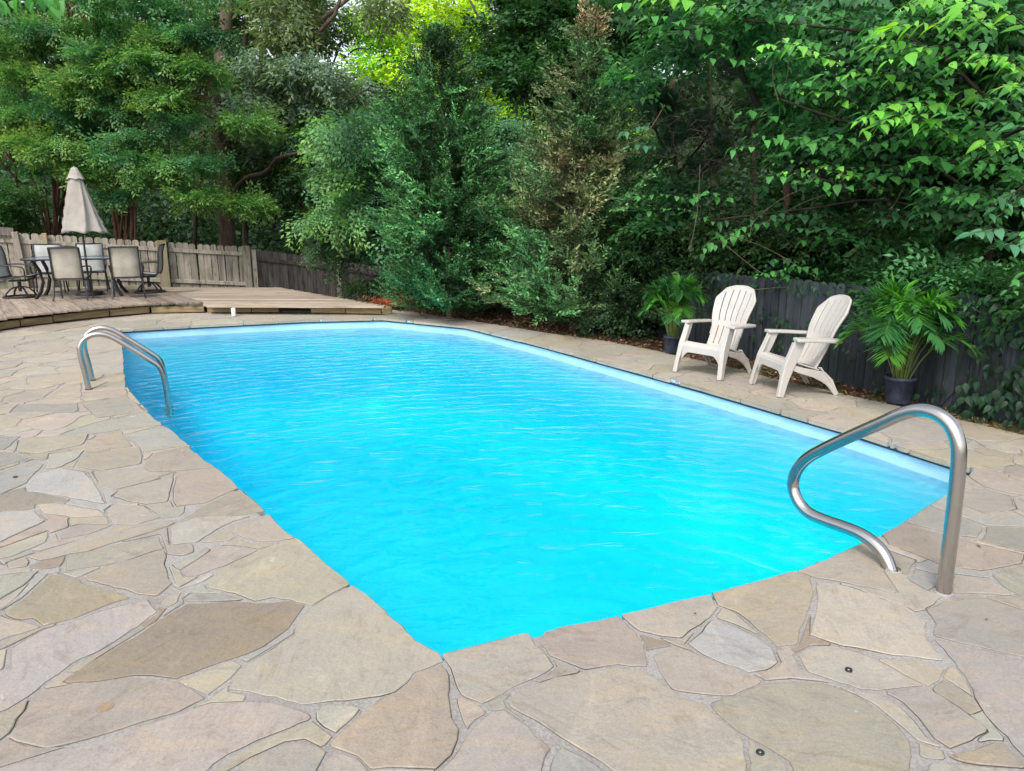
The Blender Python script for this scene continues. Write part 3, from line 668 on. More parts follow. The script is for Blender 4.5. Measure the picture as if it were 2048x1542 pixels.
for k_ in range(34):
    o0 = Vector((-5.4, 12.7))-pn*(-1)*(W_*(k_+.5)) if False else Vector((-5.4, 12.7))+pn*(W_*(k_+.5))
    ts = [ray_hit(o0-pd*6, pd, LE[i], LE[i+1]) for i in range(len(LE)-1)]; ts = [t for t in ts if t is not None]
    if not ts: continue
    fs = [ray_hit(o0-pd*6, pd, FPTS[i][0]+Vector((.1, -.25)), FPTS[i+1][0]+Vector((.1, -.25))) for i in range(3)]; fs = [t for t in fs if t is not None]
    if not fs: continue
    t0 = min(ts); t1 = max(fs)
    if t1-t0 < .4: continue
    plank(deck, DO, o0-pd*6+pd*(t0-.02+random.uniform(-.01, .02)), o0-pd*6+pd*t1, DZ, W_, M_PLANK)
def beams(parent, org, pts, gaps, ztop, zbot):
    """front beams under the board ends, with open gaps closed by wire mesh"""
    acc = 0; items = []
    for i in range(len(pts)-1):
        a, b = pts[i], pts[i+1]; L = (b-a).length; t = (b-a)/L; n = Vector((-t.y, t.x))
        x = 0
        while x < L-.05:
            l = min(random.uniform(.55, 1.1), L-x); p0 = a+t*x+n*.07; p1 = a+t*(x+l-.012)+n*.07; mid = (p0+p1)/2
            if (i, round(x, 0)) not in gaps and random.random() > .16:
                mb = MB(); mb.box((0, 0, 0), (l-.012, .08, (ztop-zbot)*.62), bev=.005); o = mb.build('front_beam', M_BEAM, parent)
                o.location = Vector((mid.x, mid.y, zbot+(ztop-zbot)*.5+random.uniform(-.01, .012)))-org; o.rotation_euler = (0, 0, math.atan2(t.y, t.x))
            else:
                mb = MB(); nx = int(l/.035); hh = ztop-zbot-.02
                for q in range(-3, nx):
                    for sg in (1, -1):
                        xa = q*.035 if sg > 0 else (q+3)*.035; xb = xa+sg*.10
                        pa = Vector((min(max(xa, 0), l)-l/2, 0, -hh/2)); pb = Vector((min(max(xb, 0), l)-l/2, 0, hh/2))
                        if (pa-pb).length > .03: mb.bar([pa, pb], .004, .004, Vector((0, 1, 0)))
                o = mb.build('wire_mesh', M_WIRE, parent); o.location = Vector((mid.x, mid.y, (ztop+zbot)/2))-org; o.rotation_euler = (0, 0, math.atan2(t.y, t.x))
                mb = MB(); mb.box((0, .05, 0), (l, .03, hh*.3)); o2 = mb.build('inner_joist', M_PICKET_DARK, parent); o2.location = o.location-Vector((0, 0, .03)); o2.rotation_euler = o.rotation_euler
            x += l
beams(deck, DO, LE[1:], set(), DZ-.036, .0)
deck2 = empty('wooden_deck_platform', (-4, 14, 0), 0, 'paler low deck platform with long boards running across, between paving and dark fence', 'deck')
D2 = Vector((-4, 14, 0)); y0 = 12.46; kk = 0; z2 = .165
while y0+kk*.145 < 16.4:
    ya = y0+(kk+.5)*.145; sl_ = -.035
    o0 = Vector((-12, ya+sl_*(-12+5.4))); d_ = Vector((1, sl_)).normalized()
    ta = ray_hit(o0, d_, Vector((-5.4, 12.7))-pd*1.0, Vector((-5.4, 12.7))+pd*4.3); tb = ray_hit(o0, d_, Vector((-1.93, 12.1)), Vector((-5.45, 16.36)))
    kk += 1
    if ta is None or tb is None or tb-ta < .3: continue
    plank(deck2, D2, o0+d_*(ta+.01), o0+d_*(tb+random.uniform(-.02, .03)), z2, .145, M_PLANK2)
beams(deck2, D2, [Vector((-5.33, 12.62)), Vector((-4.06, 12.60)), Vector((-2.25, 12.42))], set(), z2-.036, .0)
# underside skirt boards closing the deck at the back
mb = MB(); mb.bar([Vector((-2.1, 12.6, .07))-D2, Vector((-5.35, 16.4, .07))-D2], .03, .12); mb.build('skirt_board', M_BEAM, deck2)

# ------------------------------------------------------------------ fences
def picket_mesh(w, h, th, ear=.03):
    mb = MB(); x = w/2; o = [(-x, 0), (x, 0), (x, h-ear*1.2), (x*.78, h-ear*.4), (x*.4, h), (-x*.4, h), (-x*.78, h-ear*.4), (-x, h-ear*1.2)]
    n = len(o); mb.add([(a, -th/2, b) for a, b in o]+[(a, th/2, b) for a, b in o], [tuple(range(n)), tuple(range(2*n-1, n-1, -1))]+[(i, n+i, n+(i+1) % n, (i+1) % n) for i in range(n)]); return mb.mesh('picket')
def fence_run(parent, org, a, za, b, zb, pw, ph, m, rails, side=-1, rail_m=None, tz=0, rail_side=True):
    L = (b-a).length; t = (b-a)/L; ang = math.atan2(t.y, t.x); n = int(L/pw); me = picket_mesh(pw*.965, ph, .018)
    me.materials.append(m); perp = Vector((t.y, -t.x))   # towards the pool
    for i in range(n):
        s = (i+.5)/n; p = a+(b-a)*s; z = za+(zb-za)*s
        o = bpy.data.objects.new('picket', me); C.objects.link(o); o.parent = parent
        o.location = Vector((p.x, p.y, z-ph+random.uniform(-.008, .008)))-org+Vector((perp.x, perp.y, 0))*random.uniform(-.004, .004)
        o.rotation_euler = (random.uniform(-.01, .01), random.uniform(-.012, .012), ang+random.uniform(-.02, .02)); o.scale = (random.uniform(.93, 1.0), 1, 1)
    if rail_side:
        for dz in rails:
            mb = MB(); off = perp*.032
            pts = [Vector((p.x+off.x, p.y+off.y, z-dz))-org for p, z in ((a+(b-a)*k/4, za+(zb-za)*k/4+random.uniform(-.006, .006)) for k in range(5))]
            mb.bar(pts, .042, .085); mb.build('rail', rail_m or m, parent, .004)
def post(parent, org, p, z0, z1, m, w=.1, lean=0):
    mb = MB(); mb.box((0, 0, (z1-z0)/2), (w, w, z1-z0), bev=.006); o = mb.build('post', m, parent); o.location = Vector((p.x, p.y, z0))-org; o.rotation_euler = (0, lean, .4); return o
fe = empty('wooden_picket_fence', (-8, 16.3, 0), 0, 'grey weathered dog-eared wood fence behind the deck and dining table', 'fence'); FO = Vector((-8, 16.3, 0))
tp = lambda i: FPTS[i]
fence_run(fe, FO, tp(0)[0], tp(0)[1], tp(1)[0], tp(1)[1], .142, 1.6, M_PICKET, (.17, .98))
fence_run(fe, FO, tp(1)[0], tp(1)[1], tp(2)[0], tp(2)[1], .142, 1.5, M_PICKET, (.17, .86))
for u_, m_, wd, ln in ((47, M_PICKET, .12, -.06), (325, M_POST, .20, 0), (492, M_PICKET, .15, 0), (95, M_POST, .09, 0)):
    d_ = ray(u_, 500); t_ = ray_hit(Vector((0, 0)), Vector((d_.x, d_.y)), tp(1)[0], tp(2)[0]); p_ = Vector((d_.x, d_.y))*t_
    s_ = (p_-tp(1)[0]).length/(tp(2)[0]-tp(1)[0]).length; post(fe, FO, p_+Vector((.04, -.1)), -.1, tp(1)[1]+(tp(2)[1]-tp(1)[1])*s_+.03, m_, wd, ln)
# dark board panel capping the far-left end
mb = MB(); a_ = tp(0)[0]; b_ = tp(0)[0]+(tp(1)[0]-tp(0)[0])*1.06
mb.bar([Vector((a_.x+.03, a_.y-.1, 1.72))-FO, Vector((b_.x+.03, b_.y-.1, 1.36))-FO], .03, .16); mb.build('cap_board', M_PICKET_DARK, fe)
fd = empty('dark_picket_fence', (-4.2, 19.5, 0), 0, 'dark stained stretch of wood fence sloping down behind the pale deck platform', 'fence'); FO2 = Vector((-4.2, 19.5, 0))
fence_run(fd, FO2, tp(2)[0], tp(2)[1]-.03, tp(3)[0], tp(3)[1], .140, 1.7, M_PICKET_DARK, (.22, 1.05), rail_m=M_PICKET_DARK)
fence_run(fd, FO2, tp(3)[0], tp(3)[1], tp(4)[0], tp(4)[1], .140, 1.7, M_PICKET_DARK, (.22, 1.05))
for u_, wd in ((505, .1), (672, .11)):
    d_ = ray(u_, 500); t_ = ray_hit(Vector((0, 0)), Vector((d_.x, d_.y)), tp(2)[0], tp(3)[0]); p_ = Vector((d_.x, d_.y))*t_
    s_ = (p_-tp(2)[0]).length/(tp(3)[0]-tp(2)[0]).length; post(fd, FO2, p_+Vector((.05, -.09)), -1.2, tp(2)[1]+(tp(3)[1]-tp(2)[1])*s_-.05, M_PICKET, wd)
fr = empty('grey_board_fence', (3.4, 7, 0), 0, 'blue-grey board fence behind the two lounge chairs, half hidden by vines', 'fence'); FO3 = Vector((3.4, 7, 0))
RF = [(Vector((1.55, 11.5)), .93), (Vector((3.50, 6.85)), .985), (Vector((4.30, 5.05)), 1.0), (Vector((5.6, 2.2)), 1.02)]
for (a_, za), (b_, zb) in zip(RF[:-1], RF[1:]): fence_run(fr, FO3, a_, za, b_, zb, .112, 1.15, M_PICKET_BLUE, (), rail_side=False)

# ------------------------------------------------------------------ stainless rails
def smooth_path(P, n=10, it=3):
    P = [Vector(p) for p in P]; out = []
    for i in range(len(P)-1):
        p0 = P[max(i-1, 0)]; p1 = P[i]; p2 = P[i+1]; p3 = P[min(i+2, len(P)-1)]
        for k_ in range(n):
            t = k_/n; out.append(.5*((2*p1)+(p2-p0)*t+(2*p0-5*p1+4*p2-p3)*t*t+(3*p1-p0-3*p2+p3)*t**3))
    return out+[P[-1]]
def on_plane(u, v, o, q):
    """point of the vertical plane through o (xy) along q seen at pixel (u, v)"""
    d = ray(u, v); t = ray_hit_inf(Vector((0, 0)), Vector((d.x, d.y)), o, q); return Vector((d.x*t, d.y*t, H+d.z*t))
def ray_hit_inf(o, d, a, e): return ((a.x-o.x)*e.y-(a.y-o.y)*e.x)/(d.x*e.y-d.y*e.x)
rb = gp(1887, 1188).xy; q_ = Vector((-.46, .888)).normalized()
path = [on_plane(u, v, rb, q_) for u, v in [(1887, 1186), (1898, 1100), (1909, 1010), (1917, 930), (1916, 885), (1901, 850), (1874, 828), (1840, 820), (1803, 828), (1760, 847), (1700, 873), (1645, 899), (1612, 919), (1592, 944), (1586, 972), (1595, 1000), (1614, 1023), (1640, 1037), (1690, 1055), (1725, 1070), (1755, 1093), (1774, 1120), (1786, 1150)]]
path[0].z = -.03; path[-1].z = -.03
org = Vector((rb.x, rb.y, 0))
hr = empty('pool_handrail', org, 0, 'single bent stainless steel grab rail looping over the near right corner of the pool', 'handrail')
mb = MB(); mb.tube([p-org for p in smooth_path(path, 6)], .0305, 20, cap=False); mb.build('rail_tube', M_STEEL, hr)
for p in (path[0], path[-1]):
    mb = MB(); mb.lathe([(.031, .013), (.036, .012), (.038, .006), (.038, -.004)], 20, (p.x-org.x, p.y-org.y, 0)); mb.build('base_collar', M_MORTAR, hr)
lf = gp(178, 780).xy; lb = gp(185, 762).xy; ql = Vector((.92, .40)).normalized()
lad = empty('pool_ladder', (lf.x, lf.y, 0), 0, 'stainless steel pool ladder with two curved rails entering the water at the left edge', 'ladder')
LO = Vector((lf.x, lf.y, 0))
prof = [(0, -.02), (-.012, .15), (-.03, .30), (-.03, .40), (0, .475), (.07, .525), (.16, .535), (.25, .50), (.36, .415), (.47, .325), (.575, .235), (.625, .185), (.652, .12), (.665, .02), (.672, -.12), (.675, -.22), (.675, -.34)]
for q0 in (lf, lb):
    mb = MB(); mb.tube([Vector((q0.x+ql.x*s, q0.y+ql.y*s, z))-LO for s, z in [(p.x, p.y) for p in smooth_path([Vector((a, b, 0)) for a, b in prof], 5)]], .026, 16, cap=False)
    mb.build('rail', M_STEEL, lad)
    mb = MB(); mb.lathe([(.027, .012), (.034, .011), (.036, .005), (.036, -.004)], 18, (q0.x-LO.x, q0.y-LO.y, 0)); mb.build('base_collar', M_WIRE, lad)
for z in (-.31,):
    mb = MB(); a = Vector((lf.x+ql.x*.675, lf.y+ql.y*.675, z))-LO; b = Vector((lb.x+ql.x*.675, lb.y+ql.y*.675, z))-LO
    mb.bar([a, b], .09, .025); mb.build('step', M_WHITE if z < -9 else M_STEEL, lad, .004)

# ------------------------------------------------------------------ resin lounge chairs
def lounge_chair(loc, rz, label):
    t = empty('adirondack_chair', loc, rz, label, 'chair', 'beige resin lounge chairs beside the pool')
    # back: curved fan with two rows of slots
    def bpt(s, r):      # s -1..1 across, r 0..1 up
        z = .235+.655*r; y = -.085-.05*math.sin(math.pi*min(r*1.9, 1))*0-.30*(r**1.25)+.045*math.sin(math.pi*min(1, r/.55))*-1*(.6)
        wd = .172+.005*r+.062*max(0, min(1, (r-.32)/.45))**1.2 if r < .78 else None
        return z, y
    rows = [0, .03, .07, .14, .22, .30, .36, .40, .44, .52, .60, .68, .76, .80, .84, .88]
    # columns: strips and slots
    ns = 6; cols = []; sw = .022
    for k_ in range(ns):
        a = -1+2*k_/ns; b = -1+2*(k_+1)/ns
        cols += [(a+(sw if k_ else 0)), (b-(sw if k_ < ns-1 else 0))]
    def half(r):
        if r < .36: return .185-.0*r
        if r < .76: return .185+.05*((r-.36)/.40)**.8
        return .235
    def top_r(s): return .80+.20*math.sqrt(max(0, 1-(abs(s)**2.3)))*1.0 if abs(s) < 1 else .80
    mb = MB(); V_ = []; nc = len(cols)
    for r in rows:
        for s in cols:
            rr = r if r <= .68 else .68+(r-.68)/(.88-.68)*(top_r(s)-.68)
            z, y = bpt(s, rr); hw = half(min(rr, .76)); x = s*hw
            y += -.035*(1-s*s)+.0  # concave across
            V_.append((x, y, z))
    F_ = []
    for i in range(len(rows)-1):
        for j in range(nc-1):
            slot = j % 2 == 1
            if slot and (.07 <= rows[i] < .36 or .44 <= rows[i] < .84): continue
            F_.append((i*nc+j, i*nc+j+1, (i+1)*nc+j+1, (i+1)*nc+j))
    mb.add(V_, F_, 0, False); o = mb.build('backrest', M_RESIN, t)
    s_ = o.modifiers.new('thickness', 'SOLIDIFY'); s_.thickness = .022; s_.offset = 0
    b_ = o.modifiers.new('bevel', 'BEVEL'); b_.width = .005; b_.segments = 2; b_.limit_method = 'ANGLE'; b_.angle_limit = math.radians(50)
    # thicker rim round the fan
    rim = []
    for i in range(len(rows)): rim.append(V_[i*nc])
    rim = rim[4:]+[V_[(len(rows)-1)*nc+j] for j in range(1, nc)]+[V_[i*nc+nc-1] for i in range(len(rows)-2, 3, -1)]
    mb = MB(); mb.tube([Vector(p)+Vector((0, .0, 0)) for p in rim], .0135, 8); mb.build('back_rim', M_RESIN, t)
    # seat: slotted, dips to the rear, rolled front
    mb = MB(); yy = [(.262, .262), (.262, .285), (.250, .318), (.215, .335), (.205, .3355), (.16, .325), (.05, .290), (-.06, .255), (-.105, .24)]
    V_ = []; 
    for (y, z) in yy:
        for s in cols: V_.append((s*(.235 if y > .1 else .225), y, z-.006*(1-s*s)))
    F_ = []
    for i in range(len(yy)-1):
        for j in range(nc-1):
            if i == 3: continue
            if j % 2 == 1 and i in (5, 6): continue
            F_.append((i*nc+j, (i+1)*nc+j, (i+1)*nc+j+1, i*nc+j+1))
    mb.add(V_, F_); o = mb.build('seat', M_RESIN, t); s_ = o.modifiers.new('thickness', 'SOLIDIFY'); s_.thickness = .014
    b_ = o.modifiers.new('bevel', 'BEVEL'); b_.width = .004; b_.segments = 2; b_.limit_method = 'ANGLE'
    mb = MB(); mb.box((0, .21, .318), (.44, .02, .012)); mb.build('seat_crossbar', M_RESIN, t)
    # arched apron under the seat front
    mb = MB(); n = 14; top = []; bot = []
    for i in range(n+1):
        x = -.235+.47*i/n; top.append((x, .266, .292)); e = abs(2*i/n-1); bot.append((x, .272, .225-.09*max(0, (e-.62)/.38)**2))
    for yo in (0, -.012):
        pass
    vs = [(a, b, c) for a, b, c in top]+[(a, b, c) for a, b, c in bot]+[(a, b-.016, c) for a, b, c in top]+[(a, b-.016, c) for a, b, c in bot]; m_ = n+1
    fs = []
    for i in range(n): fs += [(i, i+m_, i+m_+1, i+1), (2*m_+i, 2*m_+i+1, 3*m_+i+1, 3*m_+i), (i+m_, i+3*m_, i+3*m_+1, i+m_+1), (i, i+1, 2*m_+i+1, 2*m_+i)]
    mb.add(vs, fs); mb.build('apron', M_RESIN, t, .004, 2)
    for sx in (-1, 1):
        # front leg: broad splayed L-section from arm to foot
        mb = MB()
        mb.bar([(sx*.262, .125, .535), (sx*.266, .165, .42), (sx*.272, .22, .29), (sx*.282, .262, .14), (sx*.292, .292, .0)], [.022]*5, [.105, .105, .10, .07, .055], Vector((0, 1, 0)) if False else Vector((0, .35, 1)))
        mb.build('leg', M_RESIN, t, .006, 2)
        mb = MB(); mb.bar([(sx*.245, .178, .50), (sx*.247, .215, .40), (sx*.252, .262, .285), (sx*.268, .292, .14), (sx*.28, .315, .0)], [.05, .05, .06, .044, .05], [.018]*5, Vector((0, -1, .3)))
        mb.build('leg_flange', M_RESIN, t, .005, 2)
        # rear leg with curved side rail
        mb = MB(); mb.bar([(sx*.25, .20, .275), (sx*.247, .08, .235), (sx*.243, -.04, .205), (sx*.243, -.13, .175), (sx*.248, -.20, .12), (sx*.256, -.245, .05), (sx*.262, -.275, .0)], .02, [.05, .06, .07, .095, .075, .05, .045], Vector((0, .3, 1)))
        mb.build('leg', M_RESIN, t, .006, 2)
        mb = MB(); mb.bar([(sx*.232, -.10, .26), (sx*.236, -.165, .175), (sx*.244, -.225, .10), (sx*.252, -.285, .0)], [.045, .05, .045, .04], .014, Vector((0, 1, .4))); mb.build('leg_flange', M_RESIN, t, .004, 2)
        # arm: flat board, widened at the front, turned-down edge
        P = [(.19, .235, .325), (.175, .228, .333), (.12, .222, .335), (.0, .225, .33), (-.12, .222, .325), (-.22, .212, .318), (-.265, .205, .30)]
        vs = []; 
        for (y, xi, xo) in P:
            z = .542-.012*(.19-y)/.45+.006*math.sin((y+.1)*6)
            vs += [(sx*xi, y, z), (sx*xo, y, z-.004), (sx*xo, y, z-.034), (sx*xi, y, z-.030)]
        k4 = len(P); fs = [(i*4+j, i*4+(j+1) % 4, i*4+4+(j+1) % 4, i*4+4+j) for i in range(k4-1) for j in range(4)]+[(3, 2, 1, 0), tuple(range(4*k4-4, 4*k4))]
        mb = MB(); mb.add(vs, fs); mb.build('arm', M_RESIN, t, .009, 2)
    return t
lounge_chair(((-.0+2.17), 7.62, .009), math.atan2(-.64, -.77)-math.pi/2, 'beige resin lounge chair with fanned slatted back next to the smaller potted palm')
lounge_chair((2.72, 6.80, .009), math.atan2(-.13, -1)-math.pi/2, 'beige resin lounge chair turned more side-on, nearer the larger potted palm')

# ------------------------------------------------------------------ dining set on the deck
TC = Vector((-8.12, 13.78, DZ)); ta = math.atan2(.36, .93); ax = Vector((math.cos(ta), math.sin(ta), 0)); nx = Vector((-math.sin(ta), math.cos(ta), 0))
tb = empty('patio_table', TC, ta, 'long glass-topped patio table with black legs under the closed umbrella', 'table')
def rrect(hw, hd, r, n=6):
    out = []
    for cx_, cy_, a0 in ((hw-r, hd-r, 0), (-hw+r, hd-r, 90), (-hw+r, -hd+r, 180), (hw-r, -hd+r, 270)):
        for i in range(n+1): a = math.radians(a0+90*i/n); out.append((cx_+r*math.cos(a), cy_+r*math.sin(a)))
    return out
def slabm(pts, z0, z1):
    mb = MB(); n = len(pts); mb.add([(a, b, z0) for a, b in pts]+[(a, b, z1) for a, b in pts], [tuple(range(n-1, -1, -1)), tuple(range(n, 2*n))]+[(i, (i+1) % n, n+(i+1) % n, n+i) for i in range(n)]); return mb
slabm(rrect(.86, .50, .3), .708, .716).build('glass_top', M_GLASS, tb)
mb = MB(); rp = rrect(.88, .52, .31); mb.tube([Vector((a, b, .705)) for a, b in rp+[rp[0]]], .016, 8, cap=False); mb.build('rim', M_BLACK, tb)
mb = MB()
for sx in (-1, 1): mb.bar([(sx*.6, -.45, .69), (sx*.6, .45, .69)], .03, .03)
mb.bar([(-.8, 0, .69), (.8, 0, .69)], .03, .03); mb.build('frame', M_BLACK, tb)
for sx in (-1, 1):
    for sy in (-1, 1):
        mb = MB(); mb.bar([(sx*.68, sy*.36, .69), (sx*.60, sy*.30, .5), (sx*.57, sy*.27, .3), (sx*.62, sy*.31, .12), (sx*.70, sy*.38, 0)], .045, .045); mb.build('leg', M_BLACK, tb)
def sling_chair(loc, rz, label, fabric=M_SLING, swivel=False):
    t = empty('sling_patio_chair', loc, rz, label, 'chair', 'black framed sling chairs round the patio table'); t.scale = (.93, .93, .93)   # faces +y
    sz = .40; w_ = .25
    fr_ = [(.24, sz+.02), (.20, sz+.035), (0, sz), (-.19, sz-.01), (-.235, sz+.03), (-.27, .62), (-.29, .85), (-.34, 1.0)]
    sp = smooth_path([Vector((0, a, b)) for a, b in fr_], 4)
    for sx in (-1, 1):
        mb = MB(); mb.bar([p+Vector((sx*w_, 0, 0)) for p in sp], .028, .032, Vector((0, -.5, 1))); mb.build('side_frame', M_BLACK, t)
        mb = MB(); mb.tube(smooth_path([(sx*.26, -.27, .64), (sx*.29, -.10, .645), (sx*.30, .12, .625), (sx*.30, .22, .59), (sx*.29, .24, .50)], 4), .013, 7); mb.build('armrest', M_BLACK, t)
        if not swivel:
            mb = MB(); mb.bar([(sx*.29, .245, .58), (sx*.27, .23, .40), (sx*.27, .245, .0)], .026, .026); mb.build('leg', M_BLACK, t)
            mb = MB(); mb.bar([(sx*.26, -.20, .40), (sx*.27, -.25, .2), (sx*.29, -.31, .0)], .026, .026); mb.build('leg', M_BLACK, t)
        else:
            mb = MB(); mb.bar([(sx*.29, .235, .54), (sx*.2, .2, .36), (sx*.05, .02, .33)], .024, .024); mb.build('arm_support', M_BLACK, t)
    for y, z in ((-.345, 1.0), (-.225, .415), (.235, .42)):
        mb = MB(); mb.bar([(-w_, y, z), (w_, y, z)], .03, .028); mb.build('crossbar', M_BLACK, t)
    mb = MB(); sp2 = smooth_path([Vector((0, a, b)) for a, b in fr_], 4); vs = []
    for i, p in enumerate(sp2):
        for s in (-1, -.33, .33, 1): vs.append((s*.237, p.y-.0+.0, p.z+.004-.014*(1-s*s)))
    mb.add(vs, [(i*4+j, i*4+j+1, i*4+5+j, i*4+4+j) for i in range(len(sp2)-1) for j in range(3)], 0, True); o = mb.build('sling', fabric, t)
    s_ = o.modifiers.new('thickness', 'SOLIDIFY'); s_.thickness = .005
    if swivel:
        bs = empty_part = None
        mb = MB(); mb.tube([(0, 0, .12), (0, 0, .33)], .03, 10); mb.box((0, 0, .335), (.2, .3, .03)); mb.build('swivel_post', M_BLACK, t)
        rg = [(.29*math.cos(a), .29*math.sin(a), .02) for a in [2*math.pi*i/22 for i in range(23)]]
        mb = MB(); mb.bar([Vector(p) for p in rg], .035, .035); mb.build('base_ring', M_BLACK, t)
        for a in (45, 135, 225, 315):
            a = math.radians(a); mb = MB(); mb.bar(smooth_path([(.02*math.cos(a), .02*math.sin(a), .22), (.14*math.cos(a), .14*math.sin(a), .19), (.24*math.cos(a), .24*math.sin(a), .11), (.285*math.cos(a), .285*math.sin(a), .03)], 3), .03, .022); mb.build('base_arm', M_BLACK, t)
    return t
def fac(v): return math.atan2(v[1], v[0])-math.pi/2
c1 = Vector((-7.90, 13.12, DZ)); c2 = Vector((-7.08, 13.45, DZ))
sling_chair(c1, fac((-.30, .95)), 'black framed sling chair with its back to the pool, left of the two')
sling_chair(c2, fac((-.44, .90)), 'black framed sling chair with its back to the pool, right of the two')
sling_chair((-9.05, 14.30, DZ), fac((.45, -.9)), 'sling chair behind the table on the left, facing the pool against the fence', M_SLINGB)
sling_chair((-8.42, 14.66, DZ), fac((.45, -.9)), 'sling chair behind the table near the umbrella pole, facing the pool', M_SLINGB)
sling_chair((-9.10, 13.47, DZ), fac((.93, .20)), 'swivel sling chair at the left end of the table, cut by the picture edge', M_SLINGB, True)
sling_chair((-7.18, 14.42, DZ), fac((-.97, -.28)), 'swivel sling chair at the right end of the table, seen from the side', M_SLINGB, True)
# umbrella
UB = gp(181, 590, DZ); um = empty('closed_umbrella', UB, 0, 'closed taupe canvas patio umbrella on a black pole through the table', 'umbrella')
mb = MB(); mb.lathe([(.0001, 0), (.24, 0), (.25, .015), (.22, .03), (.24, .055), (.19, .07), (.05, .075), (.035, .15), (.032, .3), (.0001, .3)], 20); mb.build('base', M_BLACK, um)
mb = MB(); mb.tube([(0, 0, .1), (0, 0, 2.28)], .019, 10); mb.build('pole', M_BLACK, um)
def canopy(z1, z0, rt, rb_, n, lobes, depth, offx, rows, scal, mname, parent):
    mb = MB(); vs = []
    for i in range(rows+1):
        t = i/rows
        for j in range(n):
            a = 2*math.pi*j/n; R = rt+(rb_-rt)*(t**1.0); ph = a+.5*t+.25*math.sin(a*2)
            R *= 1-depth*t**.5*(abs(math.sin(ph*lobes/2))**.6)
            ex = 1+(.30 if math.cos(a) > 0 else .0)*math.cos(a)*t**2*offx
            vs.append((R*math.cos(a)*ex, R*math.sin(a)*.85, z1+(z0-z1)*t+(scal*(abs(math.sin(ph*lobes/2))) if i == rows else 0)))
    fs = [(i*n+j, (i+1)*n+j, (i+1)*n+(j+1) % n, i*n+(j+1) % n) for i in range(rows) for j in range(n)]
    mb.add(vs, fs, 0, True); o = mb.build(mname, M_CANVAS, parent); s = o.modifiers.new('t', 'SOLIDIFY'); s.thickness = .006; return o
canopy(2.27, 1.15, .085, .40, 96, 8, .30, 1, 16, .05, 'canopy', um)
canopy(2.34, 2.12, .05, .165, 80, 8, .10, .2, 6, .03, 'vent_cap', um)
mb = MB(); mb.lathe([(.0001, 2.36), (.02, 2.355), (.028, 2.34), (.045, 2.325)], 12); mb.build('finial', M_CANVAS, um)
for k_ in range(8):
    a = 2*math.pi*(k_+.5)/8; mb = MB(); mb.bar([(.04*math.cos(a), .04*math.sin(a), 1.75), (.20*math.cos(a), .17*math.sin(a), 1.17)], .014, .014); mb.build('rib', M_BLACK, um)

# ------------------------------------------------------------------ foliage machinery
def quad_leaves(P, Dr, Nr, L, Wd, fold=.18):
    """P base, Dr direction, Nr normal (n,3); L, Wd (n,) -> (n,4,3)"""
    Dr = Dr/np.linalg.norm(Dr, axis=1, keepdims=True); Sd = np.cross(Dr, Nr); Sd /= np.linalg.norm(Sd, axis=1, keepdims=True)+1e-9
    Nn = np.cross(Sd, Dr); L = L[:, None]; Wd = Wd[:, None]; mid = P+Dr*L*.42-Nn*L*.04
    return np.stack([P, mid+Sd*Wd*.5+Nn*Wd*fold, P+Dr*L-Nn*L*.12, mid-Sd*Wd*.5+Nn*Wd*fold], 1)
def tpl_broad(n_side=7, leaf=.055, L=.5, aspect=.42, droop=.25, jit=.35, rng=RNG):
    """flat branching twig: main axis along +X in the XY plane, with alternating side twigs of leaves"""
    P, Dd, Nn = [], [], []
    def twig(o, d, l, m):
        for i in range(m):
            t = (i+1)/m; p = o+d*l*t+np.array([0, 0, -droop*l*t*t]); s = 1 if i % 2 else -1
            q = np.array([-d[1], d[0], 0])*s; dd = d*.65+q*.9+rng.normal(0, jit, 3)*.5+np.array([0, 0, -.25]); P.append(p); Dd.append(dd); Nn.append(np.array([0, 0, 1])+rng.normal(0, jit, 3))
        P.append(o+d*l); Dd.append(d+rng.normal(0, .15, 3)); Nn.append(np.array([0, 0, 1])+rng.normal(0, jit, 3))
    d0 = np.array([1., 0, 0]); twig(np.zeros(3), d0, L, n_side*2)
    for i in range(n_side):
        t = (i+.6)/n_side; s = 1 if i % 2 else -1; a = s*(.75+rng.normal(0, .15)); d = np.array([math.cos(a), math.sin(a), rng.normal(0, .12)])
        l = L*.5*(1-.55*t); twig(np.array([L*t, 0, -droop*L*t*t]), d, l, max(3, int(n_side*1.1*(1-.4*t))))
    P, Dd, Nn = map(np.array, (P, Dd, Nn)); n = len(P)
    q = quad_leaves(P, Dd, Nn, leaf*rng.uniform(.7, 1.2, n), leaf*aspect*rng.uniform(.8, 1.2, n)); return q, P[:, 0]/L
def tpl_cedar(L=.36, n=7, rng=RNG):
    P, Dd, Nn, Ls, Ws = [], [], [], [], []
    for i in range(n):
        t = (i+.5)/n
        for s in (-1, 1):
            a = s*(.62+rng.normal(0, .12)); d = np.array([math.cos(a), math.sin(a), rng.normal(.1, .22)]); l = L*.42*(1-.5*t)
            o = np.array([L*t, 0, .05*L*t])
            for k_ in range(3):
                b = a+s*rng.normal(.0, .35); dd = np.array([math.cos(b), math.sin(b), rng.normal(.1, .35)])
                P.append(o+d*l*(k_*.33)); Dd.append(dd); Nn.append(rng.normal(0, 1, 3)+np.array([0, 0, .6])); Ls.append(l*rng.uniform(.4, .62)); Ws.append(.021*rng.uniform(.7, 1.4))
    P.append(np.array([L*.85, 0, 0])); Dd.append(np.array([1, 0, .1])); Nn.append(np.array([0, 0, 1.])); Ls.append(L*.3); Ws.append(.011)
    P, Dd, Nn = map(np.array, (P, Dd, Nn)); return quad_leaves(P, Dd, Nn, np.array(Ls), np.array(Ws)), P[:, 0]/L
